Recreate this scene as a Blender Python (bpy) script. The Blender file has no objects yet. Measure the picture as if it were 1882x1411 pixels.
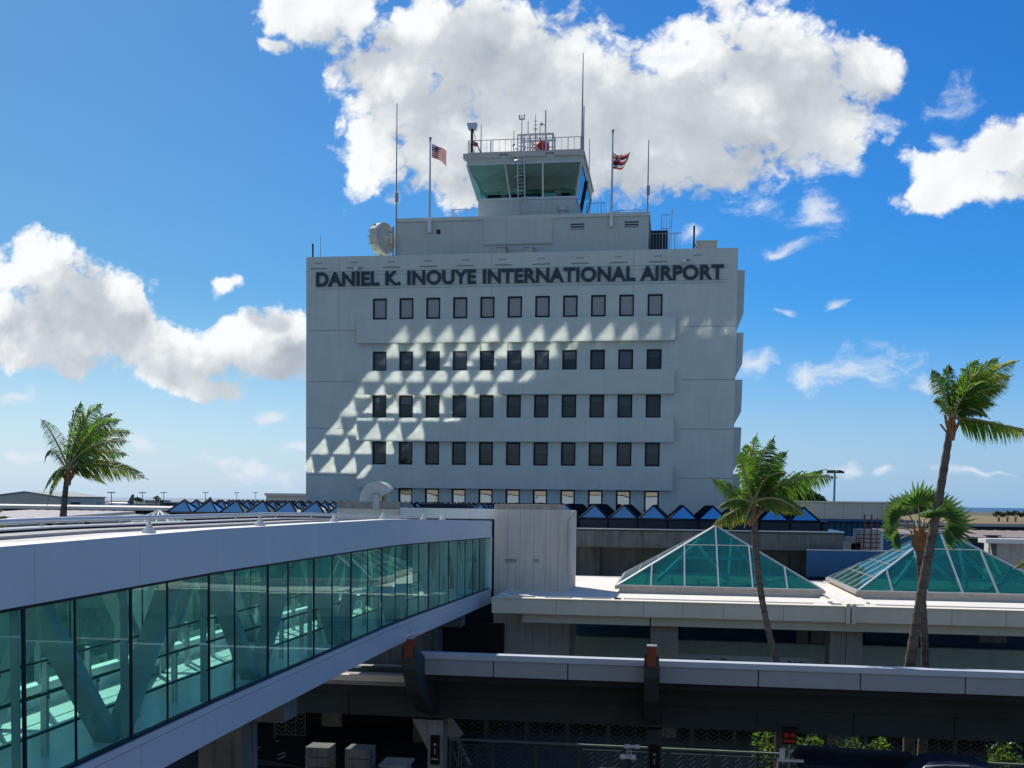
import bpy, math, random
from mathutils import Vector, Matrix, noise
random.seed(7)
R = math.radians
S = bpy.context.scene
C = S.collection
PI = math.pi

# ------------------------------------------------------------------ camera numbers (photo pixels 1882 x 1411)
F, YAW, PIT, ROL, CX, CY = 1950.0, R(8.32), R(-3.07), R(0.69), 941.0, 1026.8
CAMROT = Matrix.Rotation(YAW, 3, 'Z') @ Matrix.Rotation(PI / 2 + PIT, 3, 'X') @ Matrix.Rotation(ROL, 3, 'Z')
def at(px, py, Y):
    d = CAMROT @ Vector(((px - CX) / F, -(py - CY) / F, -1.0))
    return d * (Y / d.y)
GZ = -10.6            # street level (eye level is z = 0)
SUN_AZ, SUN_EL = 39.2, 45.4     # degrees left of +Y, elevation
SUND = Vector((-math.sin(R(SUN_AZ)) * math.cos(R(SUN_EL)), math.cos(R(SUN_AZ)) * math.cos(R(SUN_EL)), math.sin(R(SUN_EL))))

# ------------------------------------------------------------------ mesh builder
class MB:
    def __init__(s):
        s.v = []; s.f = []; s.m = []; s.sm = []
    def face(s, pts, m=0, smooth=False):
        b = len(s.v); s.v += [tuple(p) for p in pts]
        s.f.append(tuple(range(b, b + len(pts)))); s.m.append(m); s.sm.append(smooth)
    def mesh(s, vs, fs, m=0, smooth=False):
        b = len(s.v); s.v += [tuple(p) for p in vs]
        for f in fs:
            s.f.append(tuple(i + b for i in f)); s.m.append(m); s.sm.append(smooth)
    def box(s, x0, x1, y0, y1, z0, z1, m=0):
        if x0 > x1: x0, x1 = x1, x0
        if y0 > y1: y0, y1 = y1, y0
        if z0 > z1: z0, z1 = z1, z0
        vs = [(x, y, z) for z in (z0, z1) for y in (y0, y1) for x in (x0, x1)]
        s.mesh(vs, [(0, 2, 3, 1), (4, 5, 7, 6), (0, 1, 5, 4), (2, 6, 7, 3), (0, 4, 6, 2), (1, 3, 7, 5)], m)
        return s
    def bar(s, p0, p1, w, h, m=0, up=(0, 0, 1)):
        p0 = Vector(p0); p1 = Vector(p1); d = (p1 - p0).normalized(); u = Vector(up)
        if abs(d.dot(u)) > .98: u = Vector((0, 1, 0))
        a = d.cross(u).normalized() * w / 2; b = a.cross(d).normalized() * h / 2
        vs = [p + i * a + j * b for p in (p0, p1) for i, j in ((-1, -1), (1, -1), (1, 1), (-1, 1))]
        s.mesh(vs, [(3, 2, 1, 0), (4, 5, 6, 7), (0, 1, 5, 4), (1, 2, 6, 5), (2, 3, 7, 6), (3, 0, 4, 7)], m)
        return s
    def tube(s, pts, r, n=8, m=0, cap=True):
        pts = [Vector(p) for p in pts]; rs = r if isinstance(r, (list, tuple)) else [r] * len(pts)
        ref = Vector((0, 0, 1)); rings = []; vs = []
        for i, p in enumerate(pts):
            d = (pts[min(i + 1, len(pts) - 1)] - pts[max(i - 1, 0)]).normalized()
            u = ref if abs(d.dot(ref)) < .95 else Vector((1, 0, 0))
            a = d.cross(u).normalized(); b = d.cross(a).normalized()
            for k in range(n):
                t = 2 * PI * k / n
                vs.append(p + (a * math.cos(t) + b * math.sin(t)) * rs[i])
        fs = []
        for i in range(len(pts) - 1):
            for k in range(n):
                fs.append((i * n + k, i * n + (k + 1) % n, (i + 1) * n + (k + 1) % n, (i + 1) * n + k))
        s.mesh(vs, fs, m, True)
        if cap:
            s.face([vs[k] for k in range(n)], m); s.face([vs[(len(pts) - 1) * n + n - 1 - k] for k in range(n)], m)
        return s
    def lathe(s, prof, c=(0, 0, 0), n=16, m=0, axis='Z', smooth=True):
        c = Vector(c); vs = []; fs = []
        for (r, h) in prof:
            for k in range(n):
                t = 2 * PI * k / n; q = (r * math.cos(t), r * math.sin(t), h)
                if axis == 'X': q = (h, q[0], q[1])
                if axis == 'Y': q = (q[0], h, q[1])
                vs.append(c + Vector(q))
        for i in range(len(prof) - 1):
            for k in range(n):
                fs.append((i * n + k, i * n + (k + 1) % n, (i + 1) * n + (k + 1) % n, (i + 1) * n + k))
        s.mesh(vs, fs, m, smooth); return s
    def prism(s, poly, a0, a1, axis='X', m=0):
        def P(u, v, a):
            return {'X': (a, u, v), 'Y': (u, a, v), 'Z': (u, v, a)}[axis]
        n = len(poly)
        vs = [P(u, v, a0) for u, v in poly] + [P(u, v, a1) for u, v in poly]
        s.mesh(vs, [tuple(range(n)), tuple(range(2 * n - 1, n - 1, -1))] + [(i, i + n, (i + 1) % n + n, (i + 1) % n) for i in range(n)], m)
        return s
    def build(s, name, mats, parent=None, fix=True):
        me = bpy.data.meshes.new(name)
        me.from_pydata([tuple(v) for v in s.v], [], s.f)
        if not isinstance(mats, (list, tuple)): mats = [mats]
        for m in mats: me.materials.append(m)
        me.polygons.foreach_set('material_index', s.m)
        me.polygons.foreach_set('use_smooth', s.sm)
        if fix:
            import bmesh
            bm = bmesh.new(); bm.from_mesh(me)
            bmesh.ops.recalc_face_normals(bm, faces=bm.faces[:]); bm.to_mesh(me); bm.free()
        me.update()
        o = bpy.data.objects.new(name, me); C.objects.link(o)
        if parent is not None:
            o.parent = parent
            o.matrix_parent_inverse = Matrix.Translation(-Vector(wloc(parent)))
        return o
def wloc(o):
    p = Vector(o.location); q = o
    return p if o.parent is None else Vector((0, 0, 0))
def thing(name, label, cat, loc=(0, 0, 0), group=None, kind=None):
    o = bpy.data.objects.new(name, None); C.objects.link(o); o.location = loc
    o.empty_display_size = .2
    return tag(o, label, cat, group, kind)
def tag(o, label=None, cat=None, group=None, kind=None):
    if label: o['label'] = label
    if cat: o['category'] = cat
    if group: o['group'] = group
    if kind: o['kind'] = kind
    return o
def box(name, mats, parent, *a):
    return MB().box(*a).build(name, mats, parent)

# ------------------------------------------------------------------ materials
def mat(name, col, rough=.7, var=.12, scale=1.5, spec=.3, metal=0, streak=0, dark=(.5, .5, .5), bump=0, bscale=40, dirt=0, stretch=(3.2, 3.2, .22)):
    m = bpy.data.materials.new(name); m.use_nodes = True
    nt = m.node_tree; N = nt.nodes; L = nt.links
    b = N['Principled BSDF']; b.inputs['Roughness'].default_value = rough
    b.inputs['Specular IOR Level'].default_value = spec; b.inputs['Metallic'].default_value = metal
    tc = N.new('ShaderNodeNewGeometry')
    mp = N.new('ShaderNodeMapping'); L.new(tc.outputs['Position'], mp.inputs['Vector'])
    nz = N.new('ShaderNodeTexNoise'); nz.inputs['Scale'].default_value = scale; nz.inputs['Detail'].default_value = 6
    nz.inputs['Roughness'].default_value = .62
    L.new(mp.outputs[0], nz.inputs['Vector'])
    rp = N.new('ShaderNodeMapRange'); rp.inputs['From Min'].default_value = .3; rp.inputs['From Max'].default_value = .7
    rp.inputs['To Min'].default_value = 1 - var; rp.inputs['To Max'].default_value = 1 + var
    L.new(nz.outputs['Fac'], rp.inputs['Value'])
    mx = N.new('ShaderNodeMix'); mx.data_type = 'RGBA'; mx.blend_type = 'MULTIPLY'; mx.inputs['Factor'].default_value = 1
    mx.inputs['A'].default_value = (*col, 1); L.new(rp.outputs[0], mx.inputs['B'])
    last = mx.outputs['Result']
    if streak:
        mp2 = N.new('ShaderNodeMapping'); mp2.inputs['Scale'].default_value = stretch
        L.new(tc.outputs['Position'], mp2.inputs['Vector'])
        n2 = N.new('ShaderNodeTexNoise'); n2.inputs['Scale'].default_value = 1.6; n2.inputs['Detail'].default_value = 5
        L.new(mp2.outputs[0], n2.inputs['Vector'])
        r2 = N.new('ShaderNodeMapRange'); r2.inputs['From Min'].default_value = .5; r2.inputs['From Max'].default_value = .75
        r2.inputs['To Max'].default_value = streak; L.new(n2.outputs['Fac'], r2.inputs['Value'])
        m2 = N.new('ShaderNodeMix'); m2.data_type = 'RGBA'; m2.inputs['B'].default_value = (*[c * d for c, d in zip(col, dark)], 1)
        L.new(r2.outputs[0], m2.inputs['Factor']); L.new(last, m2.inputs['A']); last = m2.outputs['Result']
    if dirt:
        n3 = N.new('ShaderNodeTexNoise'); n3.inputs['Scale'].default_value = scale * .25; n3.inputs['Detail'].default_value = 9
        n3.inputs['Roughness'].default_value = .7
        L.new(tc.outputs['Position'], n3.inputs['Vector'])
        r3 = N.new('ShaderNodeMapRange'); r3.inputs['From Min'].default_value = .5; r3.inputs['From Max'].default_value = .68
        r3.inputs['To Max'].default_value = dirt; L.new(n3.outputs['Fac'], r3.inputs['Value'])
        m3 = N.new('ShaderNodeMix'); m3.data_type = 'RGBA'; m3.inputs['B'].default_value = (*[c * .45 for c in col], 1)
        L.new(r3.outputs[0], m3.inputs['Factor']); L.new(last, m3.inputs['A']); last = m3.outputs['Result']
    L.new(last, b.inputs['Base Color'])
    if bump:
        nb = N.new('ShaderNodeTexNoise'); nb.inputs['Scale'].default_value = bscale; nb.inputs['Detail'].default_value = 3
        L.new(tc.outputs['Position'], nb.inputs['Vector'])
        bp = N.new('ShaderNodeBump'); bp.inputs['Strength'].default_value = bump; bp.inputs['Distance'].default_value = .02
        L.new(nb.outputs['Fac'], bp.inputs['Height']); L.new(bp.outputs[0], b.inputs['Normal'])
    return m
def glass(name, tint, refl=(1, 1, 1), base=.06, grey=.9, rough=0.0, wob=.0):
    """thin tinted pane: transparent film plus fresnel-weighted mirror"""
    m = bpy.data.materials.new(name); m.use_nodes = True
    nt = m.node_tree; N = nt.nodes; L = nt.links; N.clear()
    o = N.new('ShaderNodeOutputMaterial'); t = N.new('ShaderNodeBsdfTransparent'); t.inputs[0].default_value = (*tint, 1)
    g = N.new('ShaderNodeBsdfGlossy'); g.inputs['Color'].default_value = (*refl, 1); g.inputs['Roughness'].default_value = rough
    lw = N.new('ShaderNodeLayerWeight'); lw.inputs['Blend'].default_value = .5
    pw = N.new('ShaderNodeMath'); pw.operation = 'POWER'; pw.inputs[1].default_value = 4; L.new(lw.outputs['Facing'], pw.inputs[0])
    mr = N.new('ShaderNodeMapRange'); mr.inputs['To Min'].default_value = base; mr.inputs['To Max'].default_value = grey
    L.new(pw.outputs[0], mr.inputs['Value'])
    mix = N.new('ShaderNodeMixShader'); L.new(mr.outputs[0], mix.inputs[0]); L.new(t.outputs[0], mix.inputs[1]); L.new(g.outputs[0], mix.inputs[2])
    if wob:
        gp = N.new('ShaderNodeNewGeometry'); nz = N.new('ShaderNodeTexNoise'); nz.inputs['Scale'].default_value = .55; nz.inputs['Detail'].default_value = 1
        L.new(gp.outputs['Position'], nz.inputs['Vector'])
        bp = N.new('ShaderNodeBump'); bp.inputs['Strength'].default_value = wob; bp.inputs['Distance'].default_value = .1
        L.new(nz.outputs['Fac'], bp.inputs['Height']); L.new(bp.outputs[0], g.inputs['Normal'])
    L.new(mix.outputs[0], o.inputs[0]); return m
def scatter_lift(m, col, k):  # mixes tinted scatter into a pane to lift its brightness; no dust
    nt = m.node_tree; N = nt.nodes; L = nt.links
    o = [n for n in N if n.type == 'OUTPUT_MATERIAL'][0]; src = o.inputs[0].links[0].from_socket
    t = N.new('ShaderNodeBsdfTranslucent'); d = N.new('ShaderNodeBsdfDiffuse')
    for q in (t, d): q.inputs[0].default_value = (*col, 1)
    a = N.new('ShaderNodeMixShader'); L.new(t.outputs[0], a.inputs[1]); L.new(d.outputs[0], a.inputs[2]); a.inputs[0].default_value = .4
    gp = N.new('ShaderNodeNewGeometry'); nz = N.new('ShaderNodeTexNoise'); nz.inputs['Scale'].default_value = 1.3; nz.inputs['Detail'].default_value = 6
    L.new(gp.outputs['Position'], nz.inputs['Vector'])
    r = N.new('ShaderNodeMapRange'); r.inputs['From Min'].default_value = .3; r.inputs['From Max'].default_value = .7; r.inputs['To Min'].default_value = k * .6; r.inputs['To Max'].default_value = k * 1.4
    L.new(nz.outputs['Fac'], r.inputs['Value'])
    x = N.new('ShaderNodeMixShader'); L.new(r.outputs[0], x.inputs[0]); L.new(src, x.inputs[1]); L.new(a.outputs[0], x.inputs[2]); L.new(x.outputs[0], o.inputs[0]); return m
def mirror_glass(name, body, refl, fac):
    """opaque coated glazing: dark body with a coated mirror surface"""
    m = bpy.data.materials.new(name); m.use_nodes = True
    nt = m.node_tree; N = nt.nodes; L = nt.links; N.clear()
    o = N.new('ShaderNodeOutputMaterial'); d = N.new('ShaderNodeBsdfDiffuse'); d.inputs[0].default_value = (*body, 1)
    g = N.new('ShaderNodeBsdfGlossy'); g.inputs['Color'].default_value = (*refl, 1); g.inputs['Roughness'].default_value = .025
    mix = N.new('ShaderNodeMixShader'); mix.inputs[0].default_value = fac
    L.new(d.outputs[0], mix.inputs[1]); L.new(g.outputs[0], mix.inputs[2]); L.new(mix.outputs[0], o.inputs[0]); return m
def leafmat(name, col, trans, k=.5, spec=.25):
    m = bpy.data.materials.new(name); m.use_nodes = True
    nt = m.node_tree; N = nt.nodes; L = nt.links; N.clear()
    o = N.new('ShaderNodeOutputMaterial')
    gp = N.new('ShaderNodeNewGeometry'); nz = N.new('ShaderNodeTexNoise'); nz.inputs['Scale'].default_value = 1.1; nz.inputs['Detail'].default_value = 4
    L.new(gp.outputs['Position'], nz.inputs['Vector'])
    def ramp(c):
        x = N.new('ShaderNodeMix'); x.data_type = 'RGBA'
        x.inputs['A'].default_value = (*[v * .55 for v in c], 1); x.inputs['B'].default_value = (c[0] * 1.3, c[1] * 1.35, c[2] * 1.2, 1)
        r = N.new('ShaderNodeMapRange'); r.inputs['From Min'].default_value = .3; r.inputs['From Max'].default_value = .7
        L.new(nz.outputs['Fac'], r.inputs['Value']); L.new(r.outputs[0], x.inputs['Factor']); return x.outputs['Result']
    b = N.new('ShaderNodeBsdfPrincipled'); b.inputs['Roughness'].default_value = .36; b.inputs['Specular IOR Level'].default_value = spec
    L.new(ramp(col), b.inputs['Base Color'])
    t = N.new('ShaderNodeBsdfTranslucent'); L.new(ramp(trans), t.inputs[0])
    mix = N.new('ShaderNodeMixShader'); mix.inputs[0].default_value = k
    L.new(b.outputs[0], mix.inputs[1]); L.new(t.outputs[0], mix.inputs[2]); L.new(mix.outputs[0], o.inputs[0]); return m

M = {}
M['tower'] = mat('tower_paint', (.545, .60, .555), .8, .06, .5, .15, streak=.30, dark=(.78, .78, .76), bump=.12, bscale=9)
M['seam_and_shadow'] = mat('joint_ledge_shadow', (.22, .25, .26), .9, .05)  # joint colour, also painted on the parapet ledges as shadow lines
M['penthouse'] = mat('penthouse_paint', (.50, .54, .51), .8, .05, .6, .15, streak=.25, dark=(.7, .72, .74))
M['cream'] = mat('cream_panel', (.52, .50, .45), .75, .05, .8, .2, streak=.2, dark=(.75, .73, .7))
M['frame'] = mat('window_frame', (.012, .013, .018), .5, .1)
M['letter'] = mat('letter_paint', (.028, .055, .072), .55, .08)
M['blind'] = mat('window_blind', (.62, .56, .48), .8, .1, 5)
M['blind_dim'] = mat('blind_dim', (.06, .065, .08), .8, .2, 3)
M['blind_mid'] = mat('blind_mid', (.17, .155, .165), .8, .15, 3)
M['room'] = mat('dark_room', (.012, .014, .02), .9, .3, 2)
M['pane'] = glass('window_pane', (.72, .74, .78), (.9, .95, 1), .035, .9)
M['pane_mirrored'] = glass('window_mirrored', (.3, .32, .34), (1, .98, .94), .36, .9, wob=.03)  # bottom row only: raised mirror share stands for brighter light reflected there
M['cabglass'] = glass('cab_glass', (.46, .80, .80), (.6, .92, 1), .06, .9, wob=.05)
M['alu'] = mat('aluminium', (.55, .56, .56), .4, .06, 3, .5, metal=.6)
M['duct'] = mat('duct_sheet', (.62, .62, .60), .5, .06, 2, .4, streak=.3)
M['pave'] = mat('dark_paving', (.10, .098, .09), .9, .2, .8, .15, dirt=.4)
M['road'] = mat('road_concrete', (.42, .40, .36), .9, .12, .8, .1, dirt=.3)
M['steel'] = mat('galvanised_steel', (.33, .34, .35), .55, .12, 4, .4, metal=.3)
M['darksteel'] = mat('dark_steel', (.03, .033, .037), .6, .15, 3)
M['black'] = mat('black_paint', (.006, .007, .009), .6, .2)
M['white'] = mat('white_paint', (.72, .71, .69), .6, .05, 1.2, .3, dirt=.25)
M['rust'] = mat('rust_paint', (.23, .065, .035), .7, .22, 3, .2)
M['redp'] = mat('red_paint', (.42, .02, .02), .6, .15)
M['orange'] = mat('signal_red', (.42, .035, .015), .5, .2, 6)
M['bridge'] = mat('bridge_panel', (.64, .72, .76), .28, .04, .7, .6, streak=.15, dark=(.8, .82, .85))
M['roofmem'] = mat('roof_membrane', (.68, .65, .60), .85, .10, .8, .1, dirt=.5, bump=.2, bscale=6)
M['gutter'] = mat('gutter_grey', (.36, .35, .34), .8, .25, 1.5, dirt=.3)
M['inside'] = mat('bridge_lining', (.86, .88, .86), .6, .04, 1, .3)
M['bridgefloor'] = mat('bridge_floor', (.86, .88, .86), .3, .08, 2, .4)
M['truss'] = mat('truss_paint', (.34, .40, .42), .5, .05)
M['bglass'] = glass('bridge_glass', (.62, .99, .905), (.65, .97, .90), .06, .85, wob=.02); scatter_lift(M['bglass'], (.20, .88, .77), .05)  # teal scatter makes the bridge glass glow lighter
M['pglass'] = glass('skylight_glass', (.14, .50, .45), (.62, .97, .84), .10, .95, wob=.03)
scatter_lift(M['pglass'], (.16, .60, .52), .07)
M['pyr_in'] = mat('pyramid_interior', (.20, .34, .31), .8, .3, .6, .2)
M['concrete'] = mat('concrete', (.30, .295, .28), .9, .16, 1.2, .15, streak=.5, dark=(.5, .5, .5), bump=.25, bscale=12)
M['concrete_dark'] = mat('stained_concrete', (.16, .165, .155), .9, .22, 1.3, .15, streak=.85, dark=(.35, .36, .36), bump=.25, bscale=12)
M['shaft'] = mat('shaft_panel', (.68, .62, .545), .75, .06, 1, .2, streak=.6, dark=(.72, .68, .66), dirt=.2)
M['block'] = mat('weathered_block', (.40, .36, .32), .9, .14, 1.6, .1, streak=.5, dark=(.6, .55, .5), bump=.3, bscale=10)
M['lobby'] = mat('lobby_white', (.84, .765, .61), .8, .05, .9, .2, streak=.2, dark=(.78, .74, .68), dirt=.12)
M['lobbyroof'] = mat('lobby_roof', (.80, .755, .69), .85, .08, .7, .1, dirt=.3)
M['beigecol'] = mat('beige_column', (.36, .32, .26), .85, .08, 1, .15, streak=.3)
M['greenbeam'] = mat('green_beam', (.58, .72, .62), .7, .06, 1, .2, streak=.2)
M['bluewall'] = mat('blue_wall', (.02, .11, .25), .5, .1, .8, .4)
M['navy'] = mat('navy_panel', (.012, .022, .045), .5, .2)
M['sky_glass'] = mirror_glass('coated_blue_glass', (.20, .26, .28), (.98, .97, .95), .95)
M['skyframe'] = mat('skylight_frame', (.006, .010, .022), .75, .2, spec=.08)
M['barrier'] = mat('barrier_panel', (.36, .385, .40), .6, .05, 1, .3, streak=.2, dark=(.75, .77, .8))
M['bartop'] = mat('barrier_cap', (.52, .55, .60), .55, .04, 1, .3)
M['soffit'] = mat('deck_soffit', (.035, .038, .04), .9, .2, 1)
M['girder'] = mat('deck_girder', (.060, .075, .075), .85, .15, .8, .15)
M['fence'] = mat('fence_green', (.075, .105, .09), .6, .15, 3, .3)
M['rail'] = mat('rail_green', (.20, .25, .21), .4, .1, 3, .5)
M['asphalt'] = mat('asphalt', (.05, .05, .052), .9, .2, 2, .2)
M['ground'] = mat('ground_mix', (.075, .073, .068), .95, .25, .05, .1)
M['field'] = mat('dry_grass', (.23, .185, .11), .95, .22, .01, .05, dirt=.3)
M['sea'] = mat('sea_water', (.012, .055, .12), .35, .2, .004, .4)
M['lagoon'] = mat('shore_flat', (.12, .12, .10), .9, .3, .006, .1)
M['hangar'] = mat('hangar_wall', (.58, .55, .45), .8, .05, .3, .2)
M['hangarroof'] = mat('hangar_roof', (.26, .27, .27), .7, .05, .3, .2)
M['ribroof'] = mat('ribbed_roof', (.62, .56, .55), .7, .06, .6, .3, dirt=.25)
M['mauve'] = mat('mauve_roof', (.30, .25, .25), .8, .08, .5, .2, dirt=.2)
M['dish'] = mat('dish_shell', (.60, .58, .50), .7, .12, 2.5, .2, streak=.55, dark=(.5, .42, .32))
M['bark'] = mat('palm_bark', (.15, .125, .105), .95, .35, 6, .1, streak=.9, dark=(.32, .3, .3), bump=.7, bscale=14, stretch=(.6, .6, 6.5))
M['husk'] = mat('palm_husk', (.30, .16, .08), .9, .35, 5, .1)
M['leaf'] = leafmat('palm_leaf', (.055, .13, .022), (.28, .48, .045), .48, .5)
M['leafy'] = leafmat('palm_leaf_yellow', (.18, .19, .025), (.55, .52, .05), .5, .5)
M['leafd'] = leafmat('fan_leaf', (.045, .10, .032), (.17, .32, .06), .42, .5)
M['stalk'] = mat('palm_stalk', (.32, .30, .13), .6, .15, 4)
M['shrub'] = leafmat('shrub_leaf', (.05, .12, .03), (.2, .32, .04), .4)
M['tree'] = leafmat('tree_leaf', (.03, .07, .02), (.07, .12, .02), .3)
M['plane'] = mat('aircraft_white', (.60, .61, .63), .4, .05, .2, .5)
M['planetail'] = mat('aircraft_tail', (.12, .11, .14), .5, .05, .2, .4)
M['carpaint'] = mat('car_paint', (.02, .03, .06), .2, .05, 1, .6)
M['carglass'] = mat('car_glass', (.01, .015, .02), .08, .05, 1, .6)
M['signw'] = mat('sign_face', (.42, .46, .42), .6, .05, 2)
M['flagred'] = leafmat('flag_red', (.40, .015, .03), (.45, .02, .03), .4, .05)
M['flagwhite'] = leafmat('flag_white', (.62, .60, .62), (.6, .58, .6), .4, .05)
M['flagblue'] = leafmat('flag_blue', (.02, .025, .12), (.02, .03, .12), .3, .05)
M['orangebox'] = mat('garage_wall', (.46, .42, .35), .9, .08, .6, .1)

# ------------------------------------------------------------------ world: physical sky plus cumulus at infinity
def build_world():
    w = bpy.data.worlds.new('World'); S.world = w; w.use_nodes = True
    nt = w.node_tree; N = nt.nodes; L = nt.links
    bg = N['Background']; bg.inputs['Strength'].default_value = .125
    sk = N.new('ShaderNodeTexSky'); sk.sky_type = 'NISHITA'; sk.sun_disc = False
    sk.sun_elevation = R(SUN_EL); sk.sun_rotation = R(-SUN_AZ); sk.altitude = 15
    sk.air_density = 1.0; sk.dust_density = .35; sk.ozone_density = 4.0
    tc = N.new('ShaderNodeTexCoord'); sp = N.new('ShaderNodeSeparateXYZ'); L.new(tc.outputs['Generated'], sp.inputs[0])
    def math_(op, a, b=None, c=None, clamp=False):
        n = N.new('ShaderNodeMath'); n.operation = op; n.use_clamp = clamp
        for i, v in enumerate((a, b, c)):
            if v is None: continue
            if isinstance(v, (int, float)): n.inputs[i].default_value = v
            else: L.new(v, n.inputs[i])
        return n.outputs[0]
    def mixc(f, a, b, bt='MIX'):
        n = N.new('ShaderNodeMix'); n.data_type = 'RGBA'; n.blend_type = bt
        for s, v in (('Factor', f), ('A', a), ('B', b)):
            if isinstance(v, (int, float)): n.inputs[s].default_value = v
            elif isinstance(v, tuple): n.inputs[s].default_value = v
            else: L.new(v, n.inputs[s])
        return n.outputs['Result']
    def rng(v, a, b, c=0., d=1., smooth=True):
        n = N.new('ShaderNodeMapRange'); n.interpolation_type = 'SMOOTHSTEP' if smooth else 'LINEAR'
        for k, q in (('From Min', a), ('From Max', b), ('To Min', c), ('To Max', d)): n.inputs[k].default_value = q
        L.new(v, n.inputs['Value']); return n.outputs[0]
    x, y, z = sp.outputs
    hs = N.new('ShaderNodeHueSaturation'); hs.inputs['Saturation'].default_value = SKY_SAT; hs.inputs['Hue'].default_value = SKY_HUE; L.new(sk.outputs[0], hs.inputs['Color'])
    az = math_('ARCTAN2', x, math_('MAXIMUM', y, .001))
    # clear maritime air: pale band low down, whiter toward the sun's side
    side = rng(az, -.75, .35, 1., 0.)
    hz = math_('POWER', rng(z, 0., .42, 1., 0., False), 2.3)
    palec = mixc(side, PALE_R, PALE_L)
    fac = math_('MULTIPLY', hz, math_('MULTIPLY_ADD', side, .10, .88))
    skyc = mixc(fac, hs.outputs[0], palec)
    dim = mixc(side, (SKY_DR[0], SKY_DR[1], SKY_DR[2], 1), (SKY_DL[0], SKY_DL[1], SKY_DL[2], 1))
    skyc = mixc(1., skyc, mixc(rng(z, .0, .2), (1, 1, 1, 1), dim), 'MULTIPLY')
    # cloud coordinates
    ys = math_('MAXIMUM', y, .05)
    cv = N.new('ShaderNodeCombineXYZ'); L.new(math_('DIVIDE', x, ys), cv.inputs[0]); L.new(math_('DIVIDE', z, ys), cv.inputs[1])
    def vmath(op, a, b=None, c=None):
        n = N.new('ShaderNodeVectorMath'); n.operation = op
        for i, v in enumerate((a, b, c)):
            if v is None: continue
            if isinstance(v, tuple): n.inputs[i].default_value = v
            elif isinstance(v, (int, float)): n.inputs['Scale'].default_value = v
            else: L.new(v, n.inputs[i])
        return n.outputs['Value'] if op == 'LENGTH' else n.outputs[0]
    def nz(v, sc, det, ro=.6, col=False, dist=0.):
        n = N.new('ShaderNodeTexNoise'); n.inputs['Scale'].default_value = sc; n.inputs['Detail'].default_value = det; n.inputs['Roughness'].default_value = ro
        n.inputs['Distortion'].default_value = dist
        L.new(v, n.inputs['Vector']); return n.outputs['Color' if col else 'Fac']
    wv = vmath('MULTIPLY_ADD', vmath('SUBTRACT', nz(cv.outputs[0], 7., 3, .6, True), (.5, .5, .5)), (.085, .06, 0), vmath('MULTIPLY_ADD', vmath('SUBTRACT', nz(cv.outputs[0], 22., 2, .5, True), (.5, .5, .5)), (.03, .025, 0), cv.outputs[0]))
    def blobs(lst, wv=wv):
        acc = None
        for (px, py, rx, ry) in lst:
            d = CAMROT @ Vector(((px - CX) / F, -(py - CY) / F, -1)); u, v = d.x / d.y, d.z / d.y
            ix, iy = F / rx, F / ry
            l = vmath('LENGTH', vmath('MULTIPLY_ADD', wv, (ix, iy, 0), (-u * ix, -v * iy, 0)))
            if acc is None: acc = l
            else:
                n = N.new('ShaderNodeMath'); n.operation = 'SMOOTH_MIN'; L.new(acc, n.inputs[0]); L.new(l, n.inputs[1]); n.inputs[2].default_value = .35; acc = n.outputs[0]
        return math_('SUBTRACT', 1., acc)
    fb = nz(cv.outputs[0], 9., 10, .60, False, .25)          # puffs
    fl = nz(cv.outputs[0], 8., 5, .55, False, .25); fb2 = nz(vmath('ADD', cv.outputs[0], (-.020, .026, 0)), 8., 5, .55, False, .25)
    fw = nz(vmath('MULTIPLY', wv, (1., 1.5, 1.)), 26., 8, .68)   # wisps
    big = [(525, 25, 85, 60), (500, 85, 40, 24), (560, 30, 95, 75), (640, 15, 110, 60), (720, 120, 140, 130), (790, 60, 140, 110), (900, 90, 190, 150), (690, 280, 70, 95), (800, 250, 190, 130),
           (1010, 180, 230, 190), (1250, 190, 260, 170), (1420, 120, 190, 150), (1480, 220, 150, 110), (1180, 300, 190, 90), (1590, 110, 75, 75), (1100, 290, 150, 110),
           (880, 340, 85, 60), (1370, 50, 120, 70), (1290, 300, 110, 80)]
    left = [(230, 600, 120, 80), (370, 645, 130, 62), (470, 610, 110, 55), (380, 700, 80, 38), (120, 640, 140, 60), (70, 500, 110, 85), (170, 560, 130, 100), (60, 600, 150, 90), (290, 620, 150, 65), (430, 620, 150, 60), (520, 650, 120, 55), (330, 690, 90, 35), (430, 525, 50, 32), (20, 640, 60, 40)]
    rgt = [(1870, 260, 110, 62), (1770, 320, 130, 55), (1700, 355, 80, 32), (1860, 330, 90, 40)]
    wisp = [(1230, 90, 60, 16), (1650, 215, 30, 20), (1740, 245, 26, 16), (1420, 445, 46, 18), (1345, 640, 20, 10), (560, 812, 70, 18), (410, 835, 60, 18), (170, 845, 60, 14), (620, 840, 40, 16), (1500, 300, 30, 30), (1375, 375, 60, 28), (1490, 385, 40, 42), (1765, 170, 42, 34), (1575, 685, 105, 36), (1490, 700, 50, 24), (1385, 668, 55, 22), (1700, 715, 50, 22), (1515, 562, 34, 14),
            (487, 748, 40, 13), (40, 725, 50, 16), (55, 825, 40, 16), (260, 822, 42, 20), (470, 850, 90, 26), (530, 865, 60, 30), (1440, 570, 14, 10), (1555, 862, 45, 13), (1635, 868, 32, 10), (1790, 872, 55, 12), (1840, 868, 30, 9), (1280, 430, 28, 18), (1560, 300, 40, 26)]
    vo = N.new('ShaderNodeTexVoronoi'); vo.voronoi_dimensions = '2D'; vo.feature = 'F1'; vo.inputs['Scale'].default_value = 16; vo.inputs['Detail'].default_value = 3
    vo.inputs['Roughness'].default_value = .6; vo.inputs['Lacunarity'].default_value = 2.2
    wp = vmath('MULTIPLY_ADD', vmath('SUBTRACT', nz(cv.outputs[0], 30., 4, .6, True), (.5, .5, .5)), (.035, .03, 0), cv.outputs[0])
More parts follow.
